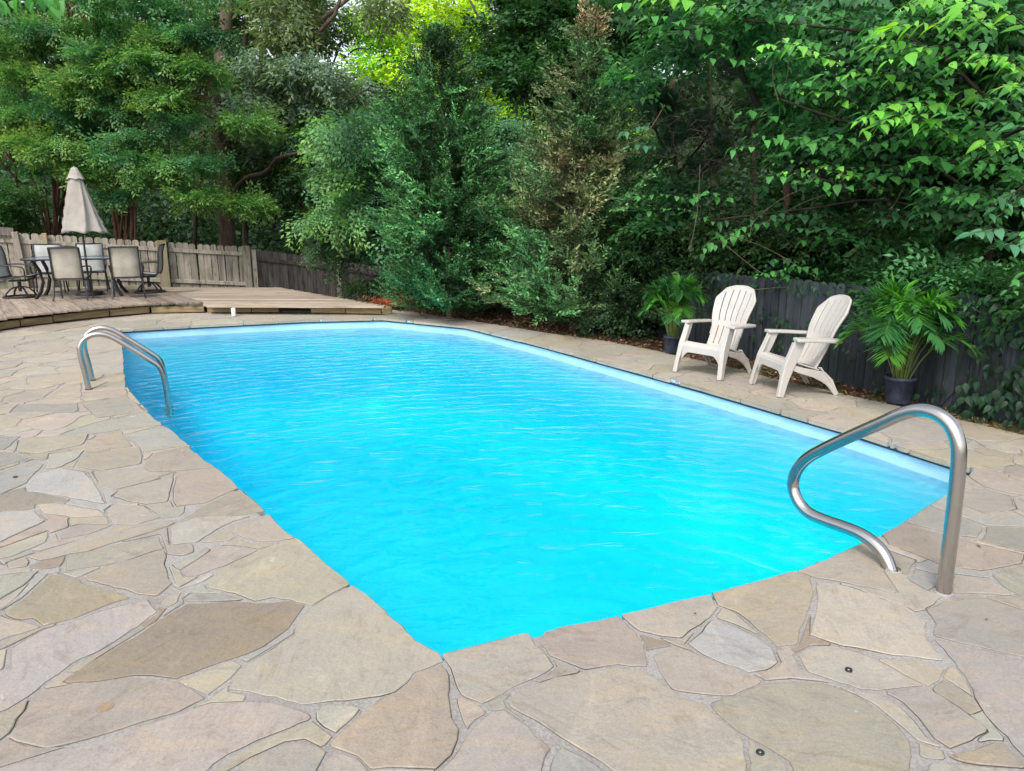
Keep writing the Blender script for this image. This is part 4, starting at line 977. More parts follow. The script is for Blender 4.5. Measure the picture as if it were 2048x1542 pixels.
def tpl_pine(L=.2, n=34, rng=RNG):
    P = np.stack([rng.uniform(0, L*.7, n), np.zeros(n), np.zeros(n)], 1); a = rng.uniform(0, 2*math.pi, n)
    Dd = np.stack([rng.uniform(.5, 1.2, n), np.cos(a)*.8, np.sin(a)*.8-.15], 1); Nn = rng.normal(0, 1, (n, 3))
    return quad_leaves(P, Dd, Nn, rng.uniform(.10, .17, n), np.full(n, .006)), P[:, 0]/L
def scatter(tpls, O, X, U, S_, COL, tip=None, tipamt=0, var=.25):
    """place templates; O,X,U (m,3) origin/direction/up, S_ (m,), COL (m,3)"""
    O, X, U = map(np.asarray, (O, X, U)); S_ = np.asarray(S_); COL = np.asarray(COL); m = len(O)
    X = X/np.linalg.norm(X, axis=1, keepdims=True); Y = np.cross(U, X); Y /= np.linalg.norm(Y, axis=1, keepdims=True)+1e-9; Z = np.cross(X, Y)
    Rm = np.stack([X, Y, Z], 1); which = RNG.integers(0, len(tpls), m); VV, CC = [], []
    for k_, (q, tt) in enumerate(tpls):
        s = np.where(which == k_)[0]
        if not len(s): continue
        v = np.einsum('nlc,mcd->mnld', q, Rm[s])*S_[s][:, None, None, None]+O[s][:, None, None, :]
        c = COL[s][:, None, :]*(1+var*RNG.normal(0, 1, (len(s), len(q), 1)).clip(-1.6, 2))
        if tip is not None:
            f = (np.clip((tt-.55)/.45, 0, 1)*tipamt)[None, :, None]*RNG.uniform(.3, 1, (len(s), len(q), 1)); c = c*(1-f)+np.array(tip)*f
        VV.append(v.reshape(-1, 3)); CC.append(np.repeat(np.clip(c, .002, 1).reshape(-1, 3), 4, axis=0))
    return np.concatenate(VV), np.concatenate(CC)
LEAFCOUNT = [0]
def foliage(name, VC, m, parent, org=(0, 0, 0), kind=None):
    V = np.concatenate([v for v, c in VC])-np.array(org)[None, :]; Cc_ = np.concatenate([c for v, c in VC]); n = len(V)//4
    LEAFCOUNT[0] += n; me = np_mesh(name, V, np.arange(n*4).reshape(n, 4), Cc_); o = link(name, me, parent, m); return set_props(o, kind=kind)
def unit(n, zs=1.0):
    v = RNG.normal(0, 1, (n, 3)); v[:, 2] *= zs; return v/np.linalg.norm(v, axis=1, keepdims=True)
BROAD = [tpl_broad(6, .085, .5, .42) for _ in range(4)]
BROADL = [tpl_broad(4, .125, .55, .5, .3, .45) for _ in range(4)]
ELM = [tpl_broad(6, .09, .62, .48, .35, .16) for _ in range(4)]
FAR = [tpl_broad(4, .16, .8, .55, .3, .6) for _ in range(3)]
OAK = [tpl_broad(4, .15, .55, .38, .6, .5) for _ in range(4)]
CEDAR = [tpl_cedar() for _ in range(4)]; PINE = [tpl_pine() for _ in range(3)]
def plate(u, v, ru, rv, y, n, tpls, col, scale=1.0, tip=None, tipamt=0, depth=None, cvar=.18, up=.5, droop=.15, flat=1.0):
    """a cloud of sprays: ellipsoid centred where pixel (u, v) meets depth y, radii ru, rv px at that depth"""
    c = np.array(at(u, v, y)); k = y/F; R = np.array([ru*k, depth if depth else ru*k*.8, rv*k])
    q = unit(n)*(RNG.random((n, 1))**.4); O = c+q*R
    X = q*np.array([1, 1, .35*flat])+RNG.normal(0, .35, (n, 3)); X[:, 2] += up*.25-droop
    U = RNG.normal(0, .35, (n, 3))+np.array([0, 0, 1]); CL = np.array(col)[None, :]*(1+cvar*RNG.normal(0, 1, (n, 1)).clip(-1.8, 2))
    O = O-X/np.linalg.norm(X, axis=1, keepdims=True)*.25*scale
    return scatter(tpls, O, X, U, scale*RNG.uniform(.7, 1.25, n), CL, tip, tipamt)
def limb(mb, pts, r0, r1, n=7, wob=.03):
    P = [Vector(p) for p in pts]; P = smooth_path(P, 4); k = len(P)
    P = [p+Vector((random.uniform(-wob, wob), random.uniform(-wob, wob), 0)) for p in P]
    mb.tube(P, [r0+(r1-r0)*i/(k-1) for i in range(k)], n)
def ground_at(u, y): p = at(u, 600, y); return Vector((p.x, y, float(ground_z(np.array(p.x), np.array(y)))-.05))

# ------------------------------------------------------------------ far woodland
VC = []
SKY = [(700, 100, 75), (735, 60, 60), (715, 20, 50), (700, 120, 60), (520, -30, 60), (610, 10, 42), (640, 70, 38), (890, 30, 30), (1085, 25, 26)]
for i in range(620):
    u = random.uniform(-450, 2500); v = random.uniform(-120, 600) if random.random() < .85 else random.uniform(-700, -100)
    if any(math.hypot(u-a, v-b) < r+30 for a, b, r in SKY): continue
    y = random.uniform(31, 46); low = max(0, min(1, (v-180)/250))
    col = np.array((.040, .095, .030))*(1-.62*low)+np.array((.0, .0, .004))*low  # lower leaves darker, shade under the canopy put into the colour
    if 560 < u < 1000 and v < 260: continue
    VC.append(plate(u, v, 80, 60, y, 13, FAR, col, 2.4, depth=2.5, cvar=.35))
wood = foliage('distant_woodland', VC, M_LEAF, None, kind='stuff')
VC = []
for i in range(330):
    u = random.uniform(-400, 2450); v = random.uniform(330, 640); y = random.uniform(23, 30)
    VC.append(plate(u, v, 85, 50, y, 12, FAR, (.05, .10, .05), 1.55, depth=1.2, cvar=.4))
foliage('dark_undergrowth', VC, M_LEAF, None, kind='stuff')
# slim bare stems standing in the dark wood
SAP = [(300, 'left of the thick oak trunk'), (380, 'just left of the thick oak trunk'), (545, 'between the oak and the straight dark trunk'), (655, 'just right of the straight dark trunk'), (1060, 'between the two cedars'), (1420, 'above the first lounge chair'), (1510, 'above the gap between the lounge chairs'), (1640, 'above the second lounge chair'), (1760, 'above the larger palm'), (1880, 'right of the larger palm')]
for i, (u, where) in enumerate(SAP):
    y = 20+(i*2.7) % 6; g = ground_at(u, y); t = empty('woodland_sapling', g, 0, 'thin dark trunk in the shaded wood, '+where, 'sapling', 'thin dark trunks in the shade behind the fence')
    mb = MB(); lx = random.uniform(-.8, .8); limb(mb, [(0, 0, 0), (lx*.4, 0, 2.2), (lx, .2, 5), (lx*1.6, .2, 8)], random.uniform(.05, .11), .03); mb.build('trunk', M_TWIG, t)
    n = 14; O = [Vector((lx*(.6+z/8), random.uniform(-.8, .8), z))+g+Vector((random.uniform(-.9, .9), 0, 0)) for z in [random.uniform(3, 8) for _ in range(n)]]
    foliage('crown', [scatter(BROADL, np.array(O), unit(n), np.tile([0, 0, 1.], (n, 1)), np.full(n, 1.2), np.tile([.02, .036, .015], (n, 1)))], M_LEAF, t, g)

# ------------------------------------------------------------------ trees with trunks
def tree(name, label, base, limbs, clouds, m_bark_, m_leaf_, group=None, extra=None):
    t = empty(name, base, 0, label, 'tree', group)
    for i, (pts, r0, r1) in enumerate(limbs):
        mb = MB(); limb(mb, [Vector(p)-base for p in pts], r0, r1); big = i == 0 or (r0 > .055 and pts[0] == base) or (name == 'crape_myrtle' and r0 > .033)
        mb.build('trunk' if big else 'branch', m_bark_ if (big or m_bark_ is not M_BARK or r0 > .06) else M_TWIG, t)
    foliage('crown', clouds, m_leaf_, t, base)
    return t
# yellow-green trees in the gap, their sunlit glow put into the leaf colour
def A3(u, v, y): return at(u, v, y)
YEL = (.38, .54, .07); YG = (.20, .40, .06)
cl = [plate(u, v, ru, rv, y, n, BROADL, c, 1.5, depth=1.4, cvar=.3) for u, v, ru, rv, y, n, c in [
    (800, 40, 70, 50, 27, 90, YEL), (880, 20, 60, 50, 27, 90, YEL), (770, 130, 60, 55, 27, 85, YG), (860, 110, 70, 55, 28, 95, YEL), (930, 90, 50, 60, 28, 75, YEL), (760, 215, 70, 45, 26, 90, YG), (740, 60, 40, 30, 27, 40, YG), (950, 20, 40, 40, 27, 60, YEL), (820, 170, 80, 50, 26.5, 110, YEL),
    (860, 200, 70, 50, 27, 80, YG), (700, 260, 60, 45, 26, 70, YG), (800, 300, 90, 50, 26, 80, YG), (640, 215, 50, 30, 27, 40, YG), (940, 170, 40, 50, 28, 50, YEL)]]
g = ground_at(800, 27)
tree('sunlit_tree', 'yellow-green sunlit tree glowing behind the gap between the grey oak and the dark cedar', g,
     [([g, A3(790, 300, 27), A3(800, 150, 27)], .16, .09), ([A3(800, 200, 27), A3(840, 120, 27), A3(900, 40, 27), A3(960, -30, 27)], .08, .03), ([A3(800, 180, 27), A3(760, 90, 27), A3(740, 0, 27)], .06, .02)], cl, M_BARK, M_LEAFY)
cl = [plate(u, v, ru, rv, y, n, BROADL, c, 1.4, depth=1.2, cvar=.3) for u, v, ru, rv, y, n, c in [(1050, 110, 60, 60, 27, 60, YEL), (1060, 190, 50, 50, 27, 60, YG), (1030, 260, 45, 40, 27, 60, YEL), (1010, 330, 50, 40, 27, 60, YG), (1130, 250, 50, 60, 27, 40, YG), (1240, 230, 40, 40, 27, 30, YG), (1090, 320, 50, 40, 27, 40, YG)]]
g = ground_at(1080, 27)
tree('sunlit_tree', 'small yellow-green sunlit tree showing between the two cedars', g, [([g, A3(1070, 300, 27), A3(1060, 100, 27)], .12, .05)], cl, M_BARK, M_LEAFY)
# dark broadleaf behind the cedars
DG = (.030, .090, .030)
cl = [plate(random.uniform(985, 1290), random.uniform(-60, 200), 48, 26, random.uniform(19.5, 22), 44, BROADL, DG, 1.15, depth=.9, cvar=.35) for _ in range(46)]
cl += [plate(random.uniform(960, 1280), random.uniform(180, 420), 48, 26, random.uniform(19.5, 22), 34, BROADL, DG, 1.15, depth=.9, cvar=.35) for _ in range(20)]
g = ground_at(1120, 21)
tree('dark_broadleaf_tree', 'tall dark green broadleaf tree at the top behind and between the two cedars', g,
     [([g, A3(1110, 330, 21), A3(1100, 100, 21), A3(1120, -100, 21)], .2, .1), ([A3(1110, 200, 21), A3(1000, 100, 21), A3(940, 0, 21)], .07, .03), ([A3(1105, 180, 21), A3(1180, 90, 21), A3(1240, -30, 21)], .07, .03)], cl, M_BARK, M_LEAF)
# oak with greyish drooping leaves, trunk behind the fence
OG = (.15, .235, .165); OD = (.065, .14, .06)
spots = [(470, 60), (520, 130), (560, 60), (600, 130), (650, 150), (560, 200), (620, 220), (680, 210), (500, 210), (450, 150), (720, 180), (640, 20), (480, -20), (775, 10), (540, -30), (660, 260), (590, 270), (700, 290), (530, 280), (470, 260), (620, 60), (575, 0)]
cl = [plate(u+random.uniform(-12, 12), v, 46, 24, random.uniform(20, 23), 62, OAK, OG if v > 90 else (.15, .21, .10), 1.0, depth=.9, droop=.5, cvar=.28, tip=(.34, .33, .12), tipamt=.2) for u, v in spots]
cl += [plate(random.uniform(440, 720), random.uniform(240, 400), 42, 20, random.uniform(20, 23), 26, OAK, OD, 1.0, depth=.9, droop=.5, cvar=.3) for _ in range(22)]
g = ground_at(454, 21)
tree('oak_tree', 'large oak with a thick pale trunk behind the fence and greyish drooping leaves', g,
     [([g, A3(453, 430, 21), A3(447, 300, 21), A3(438, 190, 21), A3(452, 60, 21), A3(455, -120, 21)], .25, .15),
      ([A3(450, 330, 21), A3(480, 220, 21.3), A3(540, 130, 21.5), A3(620, 60, 21.5), A3(720, -20, 21.5)], .10, .05),
      ([A3(560, 110, 21.4), A3(600, 90, 21.2), A3(670, 30, 21), A3(690, -60, 21)], .08, .03),
      ([A3(458, 400, 21), A3(490, 358, 20), A3(530, 345, 19.2), A3(555, 318, 18.5), A3(600, 306, 18), A3(630, 302, 17.6), A3(680, 325, 17.2)], .075, .02),
      ([A3(452, 300, 21), A3(425, 240, 20.6), A3(380, 200, 20.4), A3(350, 120, 20)], .07, .03),
      ([A3(700, 105, 21.5), A3(715, 97, 21.5), A3(735, 98, 21.5), A3(745, 90, 21.5)], .025, .012)], cl, M_BARK, M_LEAF)
for u_, y_, r_, vt, lab in ((494, 22.5, .10, 150, 'slim trunked tree just right of the thick oak trunk behind the fence'), (612, 22, .15, 150, 'tree with a straight dark trunk standing right of the oak behind the dark fence')):
    g = ground_at(u_, y_)
    cl = [plate(u_+random.uniform(-90, 90), random.uniform(-40, 330), 38, 18, y_+random.uniform(-1, 1), 24, BROADL, (.055, .12, .04), 1.0, depth=.8, cvar=.35, tip=(.2, .22, .04), tipamt=.4) for _ in range(16)]
    cl += [plate(u_+random.uniform(-70, 70), random.uniform(330, 420), 30, 10, y_-1+random.uniform(-1, 1), 12, BROAD, (.07, .13, .035), 1.0, depth=.6, cvar=.35) for _ in range(6)]
    tree('woodland_tree', lab, g, [([g, A3(u_-2, 420, y_), A3(u_+4, 300, y_), A3(u_-6, 120, y_), A3(u_+10, -60, y_)], r_, r_*.6), ([A3(u_, 320, y_), A3(u_+30, 200, y_), A3(u_+70, 80, y_)], .06, .02)], cl, M_BARK, M_LEAF)
# crape myrtles: many red-brown stems, layered foliage with orange tips
MG = (.052, .165, .072); MT = (.25, .33, .08)
def myrtle(label, bu, by, stems, box, nplates, explicit=(), seed=0):
    g = ground_at(bu, by); L_ = []
    stems = list(stems)+[[(u+random.uniform(-22, 22), v+random.uniform(-15, 15), dy+random.uniform(-.3, .3)) for u, v, dy in s] for s in stems]
    for s in stems:
        pts = [g+Vector((random.uniform(-.4, .4), random.uniform(-.3, .3), 0))]+[A3(u, v, by+dy) for u, v, dy in s]; L_.append((pts, .05 if random.random() < .5 else .034, .014))
        e = pts[-1]
        for _ in range(4):
            q = pts[-2].lerp(e, random.random()); L_.append(([q, q+Vector((random.uniform(-.7, .7), random.uniform(-.7, .2), random.uniform(.4, 1.1)))], .03, .008))
    cl = []
    for _ in range(nplates):
        u = random.uniform(*box[:2]); v = random.uniform(*box[2:]); 
        if v > 330 and random.random() < .5: continue
        bright = random.random(); c_ = np.array(MG)*(.55+.9*bright)
        cl.append(plate(u, v, random.uniform(32, 52), random.uniform(8, 14), by+random.uniform(-1.9, 1.2), 32, BROAD, c_, 1.0, MT, .55 if bright > .55 else .1, depth=.7, cvar=.25))
    for (u, v, ru, rv, dy, ta_) in explicit:
        cl.append(plate(u, v, ru, rv, by+dy, 95, BROAD, (.09, .225, .065), 1.0, MT, ta_, depth=.8, cvar=.25))
    tree('crape_myrtle', label, g, L_, cl, M_BARKR, M_LEAF, 'crape myrtles behind the left fence')
myrtle('multi-stemmed crape myrtle with red-brown trunks just right of the closed umbrella, behind the fence', 243, 17.6,
       [[(250, 400, 0), (268, 300, 0), (285, 200, 0), (300, 80, 0)], [(255, 420, 0), (272, 330, -.2), (310, 220, -.4), (380, 140, -.6)], [(240, 410, .2), (232, 300, .2), (240, 180, .2), (260, 20, .2)], [(262, 380, -.2), (262, 270, 0), (258, 170, .3), (330, 20, .6)], [(250, 390, 0), (290, 280, -.5), (350, 230, -.9), (430, 190, -1.2)], [(230, 440, 0), (205, 330, 0), (200, 180, 0), (190, 40, 0)]],
       (180, 420, -60, 400), 36, [(330, 200, 50, 13, -1.4, .8), (400, 390, 50, 12, -1.0, .6), (330, 80, 55, 14, -1, .6), (300, 120, 55, 12, -1.5, .6), (360, 330, 50, 12, -1, .4), (400, 140, 45, 12, -1.2, .4), (300, 350, 40, 12, -1.2, .3), (500, 245, 45, 10, -.8, .6), (500, 408, 34, 8, -.6, .6)])
myrtle('multi-stemmed crape myrtle with leaning trunks behind and left of the closed umbrella', 112, 18.2,
       [[(95, 400, 0), (75, 320, 0), (45, 200, 0), (20, 60, 0)], [(110, 400, 0), (120, 300, 0), (130, 200, 0), (120, 60, 0)], [(130, 420, 0), (155, 330, -.2), (160, 230, -.3), (150, 100, -.3)], [(120, 420, 0), (165, 320, .2), (180, 200, .3), (185, 60, .3)], [(90, 430, 0), (50, 380, -.3), (10, 330, -.6), (-40, 280, -.9)], [(125, 380, 0), (145, 260, .2), (150, 150, .2), (140, 0, .2)]],
       (-120, 240, -60, 400), 36, [(85, 285, 62, 14, -1.6, 1.), (60, 150, 60, 13, -1.2, .7), (150, 165, 55, 13, -1.6, .9), (190, 190, 55, 13, -1.4, .7), (120, 300, 50, 12, -2, .8), (180, 345, 38, 12, -1.6, .6), (30, 235, 45, 12, -1.2, .5), (100, 60, 60, 14, -1, .3), (40, 90, 50, 13, -1, .4), (220, 60, 55, 12, -1, .3), (210, 150, 45, 12, -1.7, .6)])
# glossy shrub at the left picture edge
g = ground_at(-5, 16.9); cl = [plate(random.uniform(-60, 45), random.uniform(380, 455), 22, 14, 16.7+random.uniform(-.4, .6), 18, BROAD, (.045, .12, .04), .9, (.10, .2, .04), .5, depth=.4) for _ in range(16)]
tree('glossy_shrub', 'bright green upright shrub at the far left edge above the fence', g, [([g, A3(-10, 470, 16.8), A3(10, 400, 16.8)], .05, .015), ([g, A3(20, 460, 16.8), A3(25, 385, 16.7)], .04, .01)], cl, M_TWIG, M_LEAF)['category'] = 'shrub'

# arching elm-like tree left of the cedars
EG = (.10, .235, .13); EB = (.14, .30, .11)
cl = []
rows_ = [(740, 235, 50), (790, 260, 60), (690, 270, 60), (760, 300, 90), (700, 330, 70), (790, 370, 90), (740, 390, 70), (700, 430, 60), (800, 430, 80), (790, 470, 60), (830, 500, 45), (690, 370, 60), (840, 330, 60), (830, 250, 60), (820, 215, 40), (820, 530, 30), (830, 450, 60), (650, 440, 38), (730, 455, 60), (960, 300, 50), (985, 340, 45), (970, 370, 45), (950, 260, 45), (1000, 300, 40), (1010, 250, 30)]
for u, v, ru in rows_:
    for q in range(2):
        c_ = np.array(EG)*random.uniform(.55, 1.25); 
        cl.append(plate(u+random.uniform(-20, 20), v+random.uniform(-5, 5)+q*14, ru*random.uniform(.7, 1), 6, 15.0+random.uniform(-1.4, 1.2)+q*.5, 28, ELM, c_*(1 if q == 0 else .55), 1.0, EB, .5 if q == 0 else .1, depth=.8, cvar=.3, droop=.3))  # lower layer darkened, shade below the sprays put into its colour
cl += [plate(u, v, ru, 6, 14, 13, ELM, EB, 1.0, (.2, .3, .05), .6, depth=.4, droop=.35) for u, v, ru in [(650, 435, 38), (640, 255, 30), (700, 345, 40), (660, 300, 30), (700, 435, 40), (690, 390, 30)]]
cl += [plate(u, v, ru, 10, 15.5, 14, ELM, (.06, .12, .06), .9, EB, .3, depth=.5) for u, v, ru in [(640, 495, 22), (670, 508, 22), (770, 592, 26), (735, 565, 22), (715, 578, 18), (790, 565, 26)]]
g = ground_at(800, 15.2)
tree('elm_tree', 'small-leaved tree with arching grey-green layered branches left of the dark cedar', g,
     [([g, A3(800, 480, 15), A3(780, 330, 15), A3(770, 180, 15)], .09, .04)]+[([A3(790, v+40, 15), A3(740, v, 14.7), A3(u, v2, 14.3)], .03, .008) for u, v, v2 in ((660, 260, 255), (650, 400, 430), (640, 330, 300), (690, 460, 490), (700, 180, 200))]+[([A3(800, v+30, 15), A3(900, v, 14.8), A3(1000, v2, 14.4)], .03, .008) for v, v2 in ((300, 290), (380, 340))], cl, M_TWIG, M_LEAF)

# ------------------------------------------------------------------ cedars
def cedar(name, label, base, top_h, prof, nb, col, colfn, lean=0.0, m=M_NEEDLE, bare_from=None):
    """prof: (relative height, radius) list; branches rise at about 35 degrees"""
    t = empty(name, base, 0, label, 'tree'); mb = MB()
    limb(mb, [(0, 0, -.05), (lean*.3, 0, top_h*.3), (lean*.7, 0, top_h*.65), (lean, 0, top_h)], .075, .012, 8, .012); mb.build('trunk', M_BARK, t)
    hs_ = [p[0] for p in prof]; rs = [p[1] for p in prof]; O, X, U, Sx, CL = [], [], [], [], []; bb = MB()
    for i in range(nb):
        h = random.random()**.95; r = float(np.interp(h, hs_, rs)); a = random.uniform(0, 2*math.pi)
        lump = 1+.35*float(vnoise(a*1.6+3, h*7, 31)); r *= lump*random.uniform(.8, 1.15)
        d = np.array([math.cos(a), math.sin(a), random.uniform(.25, .7)]); b0 = np.array([lean*h, 0, h*top_h-.28*r]); b0[2] = max(b0[2], .12)
        if i % 5 == 0: bb.tube([Vector(b0), Vector(b0+d*r*.5), Vector(b0+d*r*.9)+Vector((0, 0, .05*r))], [.012, .007, .003], 4)
        k_ = max(3, int(5.6*r/.8))
        for q in range(k_):
            if bare_from and h > bare_from and random.random() < .40: continue
            f = .35+.65*(q+random.random())/k_; p = b0+d*r*f+np.array([random.gauss(0, .07), random.gauss(0, .07), random.gauss(0, .05)]); 
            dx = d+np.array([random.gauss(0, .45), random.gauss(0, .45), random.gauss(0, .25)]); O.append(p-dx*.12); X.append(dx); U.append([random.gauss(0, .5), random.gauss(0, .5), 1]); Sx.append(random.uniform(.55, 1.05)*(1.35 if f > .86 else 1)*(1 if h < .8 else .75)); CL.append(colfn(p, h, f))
    set_props(bb.build('branches', M_TWIG, t), kind='stuff')
    n = len(O); V_, C_ = scatter(CEDAR, np.array(O), np.array(X), np.array(U), np.array(Sx), np.array(CL), var=.4); foliage('foliage', [(V_, C_)], m, t); return t
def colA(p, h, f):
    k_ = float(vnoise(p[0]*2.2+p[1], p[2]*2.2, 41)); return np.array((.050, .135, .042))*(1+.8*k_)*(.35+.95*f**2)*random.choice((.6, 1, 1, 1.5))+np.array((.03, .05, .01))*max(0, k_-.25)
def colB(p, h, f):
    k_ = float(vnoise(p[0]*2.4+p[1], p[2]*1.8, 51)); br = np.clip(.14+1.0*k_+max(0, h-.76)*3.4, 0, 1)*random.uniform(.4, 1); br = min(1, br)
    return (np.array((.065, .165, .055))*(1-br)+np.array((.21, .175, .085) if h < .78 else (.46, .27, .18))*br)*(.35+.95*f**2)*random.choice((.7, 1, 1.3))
ca = Vector((-1.04, 12.15, -.05))
cedar('cedar_tree', 'tall dense dark green cedar at the centre, behind the far right pool corner', ca, 4.55, [(0, .8), (.08, 1.12), (.3, 1.2), (.5, 1.02), (.7, .75), (.85, .48), (.95, .25), (1, .05)], 610, None, colA, -.06)
cb = Vector((.95, 11.05, -.05))
cedar('browning_cedar_tree', 'half-dead cedar with orange-brown foliage and a bare rusty tip, right of the dense dark cedar', cb, 4.45, [(0, .95), (.06, 1.22), (.3, 1.28), (.45, 1.1), (.6, .7), (.7, .5), (.8, .38), (.9, .26), (1, .06)], 510, None, colB, .12, bare_from=.66)

g = ground_at(1040, 13.4)
cl = [plate(random.uniform(860, 1330), random.uniform(330, 640), 34, 16, 13.3+random.uniform(-.5, .8), 14, BROAD, np.array((.028, .085, .036))*random.uniform(.4, 1.5), 1.0, depth=.4, cvar=.3) for _ in range(60)]
tree('understory_bush', 'dark leafy bush filling the space behind and between the two cedars', g, [([g, A3(1035, 520, 13.4), A3(1050, 380, 13.4)], .04, .012), ([g, A3(1180, 520, 13.4), A3(1240, 400, 13.4)], .04, .012)], cl, M_TWIG, M_LEAF)['category'] = 'bush'
# pine with long needles and dead twiggy growth at the right of the cedars
base = ground_at(1345, 12.4); cl = []
for u, v, ru, rv, n in [(1300, 165, 30, 25, 60), (1330, 200, 35, 30, 80), (1290, 210, 25, 25, 50), (1350, 260, 40, 30, 60), (1400, 240, 35, 30, 40), (1320, 330, 30, 40, 50), (1400, 330, 40, 35, 45), (1280, 150, 20, 15, 30), (1440, 290, 30, 35, 30), (1240, 200, 20, 20, 20), (1380, 90, 40, 30, 40), (1460, 120, 40, 40, 40)]:
    cl.append(plate(u, v, ru, rv, 11.9+random.uniform(-.3, .3), n*2, PINE, (.035, .085, .042), 1.0, depth=.4, cvar=.3, up=1.5))
t = tree('pine_tree', 'long-needled pine just right of the browning cedar, tangled with bare twigs', base, [([base, A3(1350, 380, 12.4), A3(1345, 200, 12.4), A3(1370, 20, 12.4)], .08, .04), ([A3(1350, 330, 12.4), A3(1300, 240, 12), A3(1280, 170, 11.8)], .03, .01), ([A3(1350, 350, 12.4), A3(1410, 280, 12), A3(1440, 200, 11.8)], .03, .01)], cl, M_BARK, M_NEEDLE)
mb = MB()
for i in range(330):
    u, v = random.choice([(1390, 140), (1370, 250), (1440, 270), (1500, 250), (1330, 380), (1280, 330), (1560, 200), (1480, 180), (1420, 330)]); a = A3(u+random.gauss(0, 32), v+random.gauss(0, 24), 11.4+random.uniform(-.4, .5))
    d = Vector((random.gauss(0, .25), random.gauss(0, .2), random.uniform(-.5, .05))); mb.tube([a-base, a+d*.5+Vector((random.gauss(0, .05), 0, .06))-base, a+d-base], [.006, .004, .002], 3, cap=False)
mb.build('bare_twigs', m_bark('dead_twigs', (.06, .048, .045), (.19, .15, .14)), t)['kind'] = 'stuff'

# ------------------------------------------------------------------ right-hand thicket (mid-size leaves), overhanging the fence
RG = (.040, .135, .048); RD = (.018, .042, .016)
cl = []
for i in range(230):
    u = random.uniform(1235, 2350); v = random.uniform(-80, 545)
    if 1245 < u < 1540 and 110 < v < 430 and random.random() < .93: continue
    y = 9.6+random.uniform(-1.0, 2.2)-max(0, (u-1500))/550*1.3; tone = random.random()  # leaf tone of each plate drawn at random
    cl.append(plate(u, v, 48, 14, y, 17, BROADL, np.array(RG)*(.45+1.0*tone), .9, (.09, .26, .04), .4*tone, depth=.5, cvar=.3, droop=.3))
for i in range(70):
    u = random.uniform(1255, 1760); v = random.uniform(430, 590); y = 10.6-(u-1250)/500*2.4+random.uniform(-.4, .5)
    cl.append(plate(u, v, 36, 11, y, 17, BROAD, np.array((.03, .066, .026))*random.uniform(.5, 1.4), 1.0, (.06, .13, .03), .4, depth=.35, cvar=.3, droop=.3))
for i in range(64):
    u = random.choice([random.uniform(1270, 1500), random.uniform(1480, 1740), random.uniform(1730, 2120), random.uniform(1730, 2120)]); v = random.uniform(535, 590)+max(0, u-1750)*.04; y = 11.0-(u-1250)/500*3.6 if u < 1740 else 7.3-(u-1740)/300*1.6
    cl.append(plate(u, v, 30, 14, y+random.uniform(-.1, .35), 16, BROAD, np.array((.03, .095, .034))*random.uniform(.5, 1.6), .85, (.06, .17, .03), .3, depth=.2, cvar=.3, droop=.3))
base = ground_at(1578, 9.6)
tree('tangled_thicket_tree', 'slender grey-trunked tree tangled in a dark green thicket above the grey fence', base,
     [([base, A3(1577, 480, 9.6), A3(1574, 380, 9.6), A3(1566, 250, 9.6), A3(1560, 80, 9.6), A3(1560, -60, 9.6)], .062, .04), ([A3(1560, 300, 9.6), A3(1500, 180, 9.4), A3(1460, 60, 9.2), A3(1440, -60, 9)], .05, .02), ([A3(1575, 350, 9.6), A3(1680, 230, 9.2), A3(1760, 120, 9), A3(1800, -20, 8.8)], .045, .02),
      ([A3(1640, 560, 9.4), A3(1540, 470, 9.2), A3(1450, 440, 9), A3(1380, 450, 8.8)], .015, .005), ([A3(1800, 500, 9), A3(1850, 350, 8.6), A3(1960, 220, 8), A3(2030, 60, 7.8)], .05, .02), ([A3(1780, 530, 9), A3(1700, 400, 8.7), A3(1620, 330, 8.4)], .03, .01),
      ([A3(1720, 560, 9), A3(1780, 540, 8.8), A3(1860, 560, 8.3), A3(1960, 540, 8)], .03, .012), ([A3(1760, 590, 8.9), A3(1880, 470, 8.3), A3(2010, 400, 7.6)], .03, .012)], cl, M_BARK, M_LEAF)
# low dark shrub between the browning cedar and the small palm, in front of the fence
cl = [plate(random.uniform(1180, 1330), random.uniform(560, 660), 26, 14, 10.2+random.uniform(-.3, .6), 14, BROAD, np.array((.025, .055, .024))*random.uniform(.5, 1.5), .8, depth=.35, cvar=.3) for _ in range(26)]
cl += [plate(random.uniform(1230, 1420), random.uniform(480, 600), 28, 14, 10.3+random.uniform(-.3, .5), 14, BROAD, np.array((.028, .062, .026))*random.uniform(.6, 1.4), .8, depth=.35, cvar=.3) for _ in range(24)]
g = ground_at(1270, 10.6)
tree('privet_shrub', 'dark bushy shrub between the browning cedar and the smaller potted palm', g, [([g, A3(1265, 600, 10.5), A3(1280, 520, 10.5)], .04, .012), ([g, A3(1240, 610, 10.5), A3(1225, 560, 10.4)], .03, .01), ([g, A3(1310, 590, 10.5), A3(1350, 500, 10.5)], .03, .01)], cl, M_TWIG, M_LEAF)['category'] = 'shrub'

